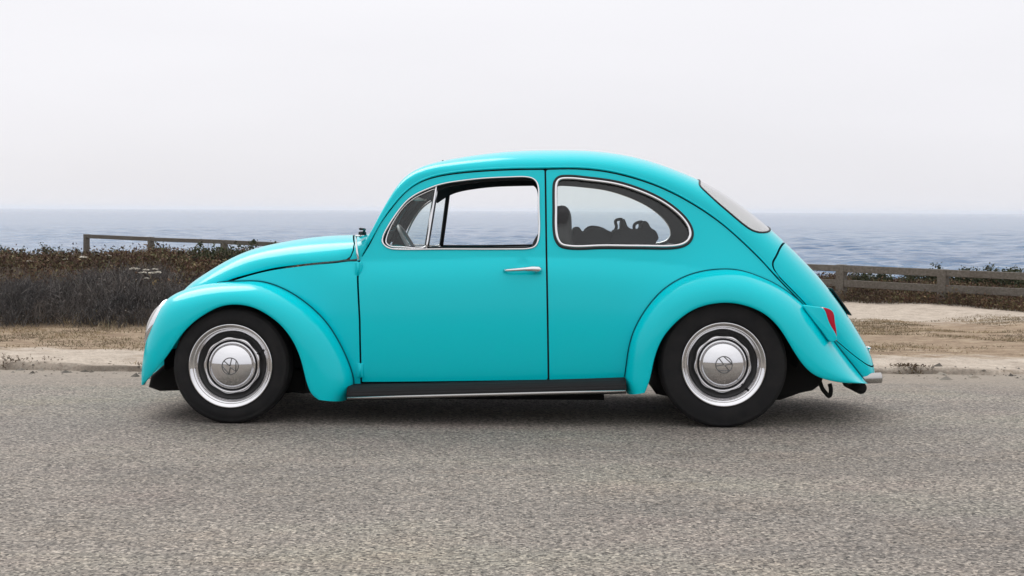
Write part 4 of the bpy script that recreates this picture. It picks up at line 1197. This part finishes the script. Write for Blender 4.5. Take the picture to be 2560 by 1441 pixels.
# ------------------------------------------------------------------ lamps, trim, underside
def build_details():
    # headlamp: a sloping chrome ring with a bulging lens
    for sgn in (1, -1):
        top = L([(424, 751)], -.53)[0]; bot = L([(372, 864)], -.53)[0]
        c = (top + bot) / 2; ax = np.array([bot[0] - top[0], 0, bot[2] - top[2]]); rad = np.linalg.norm(ax) / 2
        z_ax = -ax / np.linalg.norm(ax)                       # up along the lens
        nrm = np.array([-z_ax[2], 0, z_ax[0]]);  nrm = nrm if nrm[0] < 0 else -nrm
        hub = bpy.data.objects.new('headlight', None)
        def place(prof, seg=56):
            V, F = lathe(prof, seg)
            W = V[:, [0]] * np.array([0, 1.0, 0]) * .80 + V[:, [2]] * z_ax + V[:, [1]] * nrm
            W = W + c; W[:, 1] *= 1
            if sgn < 0: W = W * np.array([1, -1, 1]); F = [f[::-1] for f in F]
            return W, F
        k = rad
        ring = [(k * 1.0, -.03), (k * 1.03, -.006), (k * 1.03, .006), (k * .98, .018), (k * .91, .024), (k * .84, .022), (k * .80, .012)]
        V, F = place(ring); o = mk('headlight', V, F, M['chrome'], CAR, keep=False)
        lens = [(k * .83, .012), (k * .78, .024), (k * .68, .034), (k * .5, .043), (k * .3, .048), (k * .12, .050), (0, .0505)]
        V, F = place(lens); mk('lens', V, F, M['lens'], o, keep=False)
        V, F = place([(k * 1.02, -.016), (k * 1.065, -.012), (k * 1.07, -.004), (k * 1.03, -.003)]); mk('gasket', V, F, M['rubber'], o, keep=False)
        bowl = [(k * 1.0, -.03), (k * .95, -.08), (k * .6, -.14), (0, -.16)]
        V, F = place(bowl); mk('bucket', V, F, M['paint'], o, keep=False)
    # tail lamps on the rear fenders
    yo, yi = -.615, -.50
    near = [(2007, 765), (2030, 766), (2056, 771), (2071, 806), (2086, 852), (2078, 854), (2060, 838), (2035, 806), (2015, 780)]
    P = L(curve(near, 60, closed=True), -.60)[:, [0, 2]]
    V, F = slab(P, -.625, -.50, .018, 4)
    tl = mk('tail_light', V, F, M['paint'], CAR)
    lensp = [(2055, 771), (2078, 777), (2085, 800), (2090, 834), (2089, 853), (2077, 830), (2066, 802)]
    P = L(curve(lensp, 40, closed=True), -.60)[:, [0, 2]]
    V, F = slab(P, -.618, -.51, .010, 3)
    l1 = mk('lens', V, F, M['red'], tl)
    rim = L(curve([(2055, 769), (2063, 790), (2073, 818), (2085, 850)], 20), -.615)
    l2 = mk('lens_rim', *tube(rim, .005, 8), M['chrome'], tl)
    tr = mirror(tl, CAR); mirror(l1, tr); mirror(l2, tr)
    # washer arm of the wing mirror, folded flat along the cowl
    q = S([(896, 653)])[0]; r0 = np.array([q, S([(895, 640)])[0] + [0, -.012, 0], S([(892, 612)])[0] + [0, -.016, 0], S([(891, 592)])[0] + [0, -.012, 0]])
    a = tube(curve(r0, 16), np.linspace(.007, .0042, 16), 8)
    e = r0[-1]; b = rbox((e[0] + .014, e[1] + .03, e[2] + .004), (.036, .10, .008), .003, 2)
    mm = mk('mirror_arm', *join(a, b), M['chrome'], CAR)
    # wipers lying at the foot of the windscreen
    for y in (-.34, .10):
        p = L([(906, 587), (915, 574), (918, 571)], y)
        w = np.array([p[0], p[1] + [0, -.05, 0], p[2] + [0, -.30, -.004]])
        k1 = tube(w, .006, 6); k2 = rbox((p[0][0], y, p[0][2] + .002), (.038, .04, .030), .008, 2)
        mk('wiper', *join(k1, k2), M['rubber'], CAR, keep=False)
    # number plate bracket and latch on the engine lid
    a, b = L([(2062, 722), (2110, 789)], 0)
    d = (b - a); ln = np.linalg.norm(d); ang = math.atan2(d[2], d[0])
    c = (a + b) / 2 + np.array([-d[2], 0, d[0]]) / ln * -.0 + np.array([.010, 0, .008])
    rot = Matrix.Rotation(-ang, 3, 'Y')
    mk('plate_bracket', *join(rbox(c, (ln, .28, .007), .003, 2, rot), rbox(c + [-.01, 0, -.01], (ln * .8, .16, .03), .006, 2, rot)), M['rubber'], CAR, keep=False)
    p = L([(2160, 868), (2172, 870), (2170, 884)], 0)
    mk('lid_latch', *join(tube(np.array([p[0] - [.02, 0, 0], p[1]]), .008, 10), tube(np.array([p[1] - [0, .03, 0], p[1] + [0, .03, 0]]), .006, 8), tube(np.array([p[1], p[2] + [.008, 0, -.004]]), .004, 8)), M['chrome'], CAR, keep=False)
    # exhaust tail pipe
    p = L([(2120, 948), (2203, 945)], -.30)
    ax = p[1] - p[0]; Lp = np.linalg.norm(ax)
    V, F = lathe([(.0, .0), (.027, 0), (.0275, .02), (.0275, Lp - .002), (.026, Lp), (.0235, Lp - .001), (.0235, Lp - .06), (0, Lp - .06)], 28)
    u = ax / Lp; W = V[:, [1]] * u + V[:, [0]] * np.array([0, 1.0, 0]) + V[:, [2]] * np.array([-u[2], 0, u[0]])
    ex = mk('tail_pipe', W + p[0], F, M['chrome_dull'], CAR); mirror(ex, CAR)
    # floor pan, axles, silencer, tow loop
    z = .185
    pan = slab(L([(760, 985), (1560, 965), (1640, 930), (1640, 900), (760, 940)], -.6)[:, [0, 2]], -.58, .58, .01, 1)
    mk('floor_pan', *pan, M['under'], CAR, keep=False)
    fx = slab(L([(378, 940), (372, 968), (400, 978), (460, 976), (560, 960), (760, 985), (760, 930), (560, 830), (470, 860)], -.4)[:, [0, 2]], -.42, .42, .02, 2)
    mk('front_axle', *fx, M['under'], CAR, keep=False)
    ex = slab(L([(1640, 900), (1640, 985), (1720, 1000), (1950, 1000), (2000, 982), (2030, 976), (2052, 960), (2060, 930), (2000, 830), (1800, 800)], -.4)[:, [0, 2]], -.44, .44, .03, 2)
    mk('engine', *ex, M['under'], CAR, keep=False)
    V, F = tube(L([(2114, 955), (2114, 955)], 0) + np.array([[0, -.36, 0], [0, -.06, 0]]), .031, 20); V[:, 2] += .006
    mk('silencer', V, F, M['under'], CAR, keep=False)
    lp = L(curve([(2050, 955), (2056, 972), (2066, 985), (2073, 991), (2077, 980), (2074, 960)], 24), -.42)
    mk('tow_loop', *tube(lp, .011, 8), M['under'], CAR, keep=False)
    jk = L([(1100, 990), (1510, 993)], -.40); 
    mk('heater_pipe', *tube(np.array([jk[0], jk[1]]), .016, 10), M['under'], CAR, keep=False)
    # wheel houses: dark inner arches
    for (px, R, x0) in (((580, 905), .345, 'front'), ((1807, 895), .375, 'rear')):
        c = L([px], -.62)[0]; n = 36; V = []; F = []
        for k in range(n):
            a = math.radians(-8 + 196 * k / (n - 1))
            x, zz = c[0] + R * math.cos(a), c[2] + R * math.sin(a)
            V += [(x, -.70, zz), (x, -.40, zz)]
        for k in range(n - 1): F.append((2 * k, 2 * k + 1, 2 * k + 3, 2 * k + 2))
        F.append(tuple(2 * k + 1 for k in range(n)))
        # keep the arch under the fender skin
        wl = mk('wheel_house', np.array([(v[0], max(v[1], -.60), min(v[2], 9)) for v in V]), F, M['under'], CAR, smooth=False); mirror(wl, CAR)

# ------------------------------------------------------------------ inside the car
def build_interior():
    # front seats: reclined backs with rounded tops
    prof = [(1322, 700), (1324, 630), (1334, 604), (1352, 575), (1372, 540), (1384, 522), (1398, 516), (1412, 517), (1422, 528), (1427, 555), (1429, 600), (1425, 700)]
    P = L(curve(prof, 60, closed=True), -.33)[:, [0, 2]]
    v1 = slab(P, -.55, -.10, .05, 4)
    cush = slab(L(curve([(1130, 720), (1180, 690), (1300, 690), (1340, 700), (1345, 780), (1130, 780)], 40, closed=True), -.33)[:, [0, 2]], -.55, -.10, .04, 3)
    s = mk('front_seat', *v1, M['seat'], CAR); c = mk('seat_cushion', *cush, M['seat'], s)
    mirror(c, mirror(s, CAR))
    # rear bench
    b = slab(L(curve([(1480, 640), (1640, 640), (1700, 612), (1720, 640), (1700, 760), (1480, 760)], 40, closed=True), 0)[:, [0, 2]], -.52, .52, .04, 3)
    mk('rear_bench', *b, M['seat'], CAR, keep=False)
    # dashboard
    d = slab(L(curve([(930, 625), (985, 617), (1002, 625), (1000, 690), (940, 700)], 40, closed=True), 0)[:, [0, 2]], -.52, .52, .015, 2)
    mk('dashboard', *d, M['paint'], CAR, keep=False)
    # steering wheel, leaning forward
    a, b2 = L([(997, 566), (1032, 626)], -.33); c = (a + b2) / 2; r = np.linalg.norm(b2 - a) / 2 * 2.0
    c = a + (b2 - a) / np.linalg.norm(b2 - a) * r
    up = (a - b2) / np.linalg.norm(b2 - a)
    ring = np.array([c + up * r * math.cos(t) + np.array([0, r * math.sin(t), 0]) for t in np.linspace(0, 2 * math.pi, 48, endpoint=False)])
    col = c + np.array([-.12, 0, -.05])
    parts = [tube(ring, .0095, 8, True)]
    for t in (1.75, -1.75): parts.append(tube(np.array([c + np.array([-.02, 0, -.01]), c + up * r * math.cos(t) + np.array([0, r * math.sin(t), 0])]), .008, 6))
    parts.append(tube(np.array([c + np.array([-.01, 0, -.005]), c + np.array([-.25, 0, -.12])]), .022, 10))
    mk('steering_wheel', *join(*parts), M['wheel_grey'], CAR, keep=False)
    # sun visor seen through the vent window
    p = L([(1034, 487), (1063, 502)], -.05)
    mk('sun_visor', *rbox((p[0] + p[1]) / 2, (abs(p[1][0] - p[0][0]), .22, abs(p[1][2] - p[0][2])), .006, 2), M['mirror'], CAR, keep=False)
    # inner floor and bulkheads keep the cabin dark
    mk('bulkhead', *rbox((-.66, 0, .52), (.03, 1.10, .50), .005, 1), M['interior'], CAR, keep=False)
    # parcel shelf behind the bench
    mk('parcel_shelf', *rbox((1.12, 0, .80), (.45, .92, .02), .005, 1), M['interior'], CAR, keep=False)

def lump(px, y, depth, seed):
    """soft bag: outline given in the side view, rounded across the car"""
    P = L(curve(px, 80, closed=True), y)[:, [0, 2]]
    return slab(P, y - depth / 2, y + depth / 2, min(.05, depth * .2), 4)

def build_bags():
    def put(name, px, y, depth, straps, label):
        V, F = lump(px, y, depth, 1)
        o = mk(name, V, F, M['bag'], keep=False)
        for s in straps: mk('strap', *tube(L(curve(s, 24), y), .0085, 8, ry=.018), M['bag'], o, keep=False)
        o.matrix_world = Matrix.Translation(CARLOC) @ CAR.rotation_euler.to_matrix().to_4x4()
        tag(o, label, 'bag')
    put('duffel_bag', [(1432, 640), (1430, 578), (1437, 568), (1446, 569), (1454, 579), (1466, 574), (1480, 570), (1500, 572), (1520, 578), (1530, 584), (1540, 640)], .05, .34,
        [[(1462, 578), (1472, 570), (1490, 569), (1505, 573), (1516, 579)]], 'dark soft bag with an arched strap on the back seat behind the headrest')
    put('backpack', [(1528, 642), (1530, 582), (1538, 574), (1551, 573), (1552, 560), (1556, 548), (1562, 560), (1566, 568), (1576, 573), (1590, 573), (1600, 570), (1601, 560), (1607, 553), (1616, 559), (1622, 570), (1633, 577), (1639, 588), (1641, 596), (1636, 603), (1634, 607), (1640, 642)], .0, .30,
        [[(1535, 580), (1541, 566), (1539, 553), (1547, 549), (1556, 549)], [(1586, 575), (1586, 563), (1594, 557), (1606, 555)]],
        'dark backpack with two raised strap loops on the back seat')

build_body(); build_fenders(); build_wheels(); build_details(); build_interior(); build_bags()

def build_haze():
    # thin sea air: one even volume round the whole scene, the sky outside it
    V, F = rbox((0, 21500, 2.1), (93000, 48000, 23.8), 0)
    m = bpy.data.materials.new('sea_haze'); m.use_nodes = True; t = m.node_tree; t.nodes.clear()
    o = t.nodes.new('ShaderNodeOutputMaterial'); p = t.nodes.new('ShaderNodeVolumePrincipled')
    p.inputs['Color'].default_value = (.99, .99, 1.0, 1); p.inputs['Density'].default_value = HAZE; p.inputs['Anisotropy'].default_value = .2
    t.links.new(p.outputs[0], o.inputs['Volume'])
    b = mk('haze', V, F, m, smooth=False, keep=False); b['kind'] = 'stuff'
    b['label'] = 'thin sea haze that pales the water towards the horizon'
build_haze()
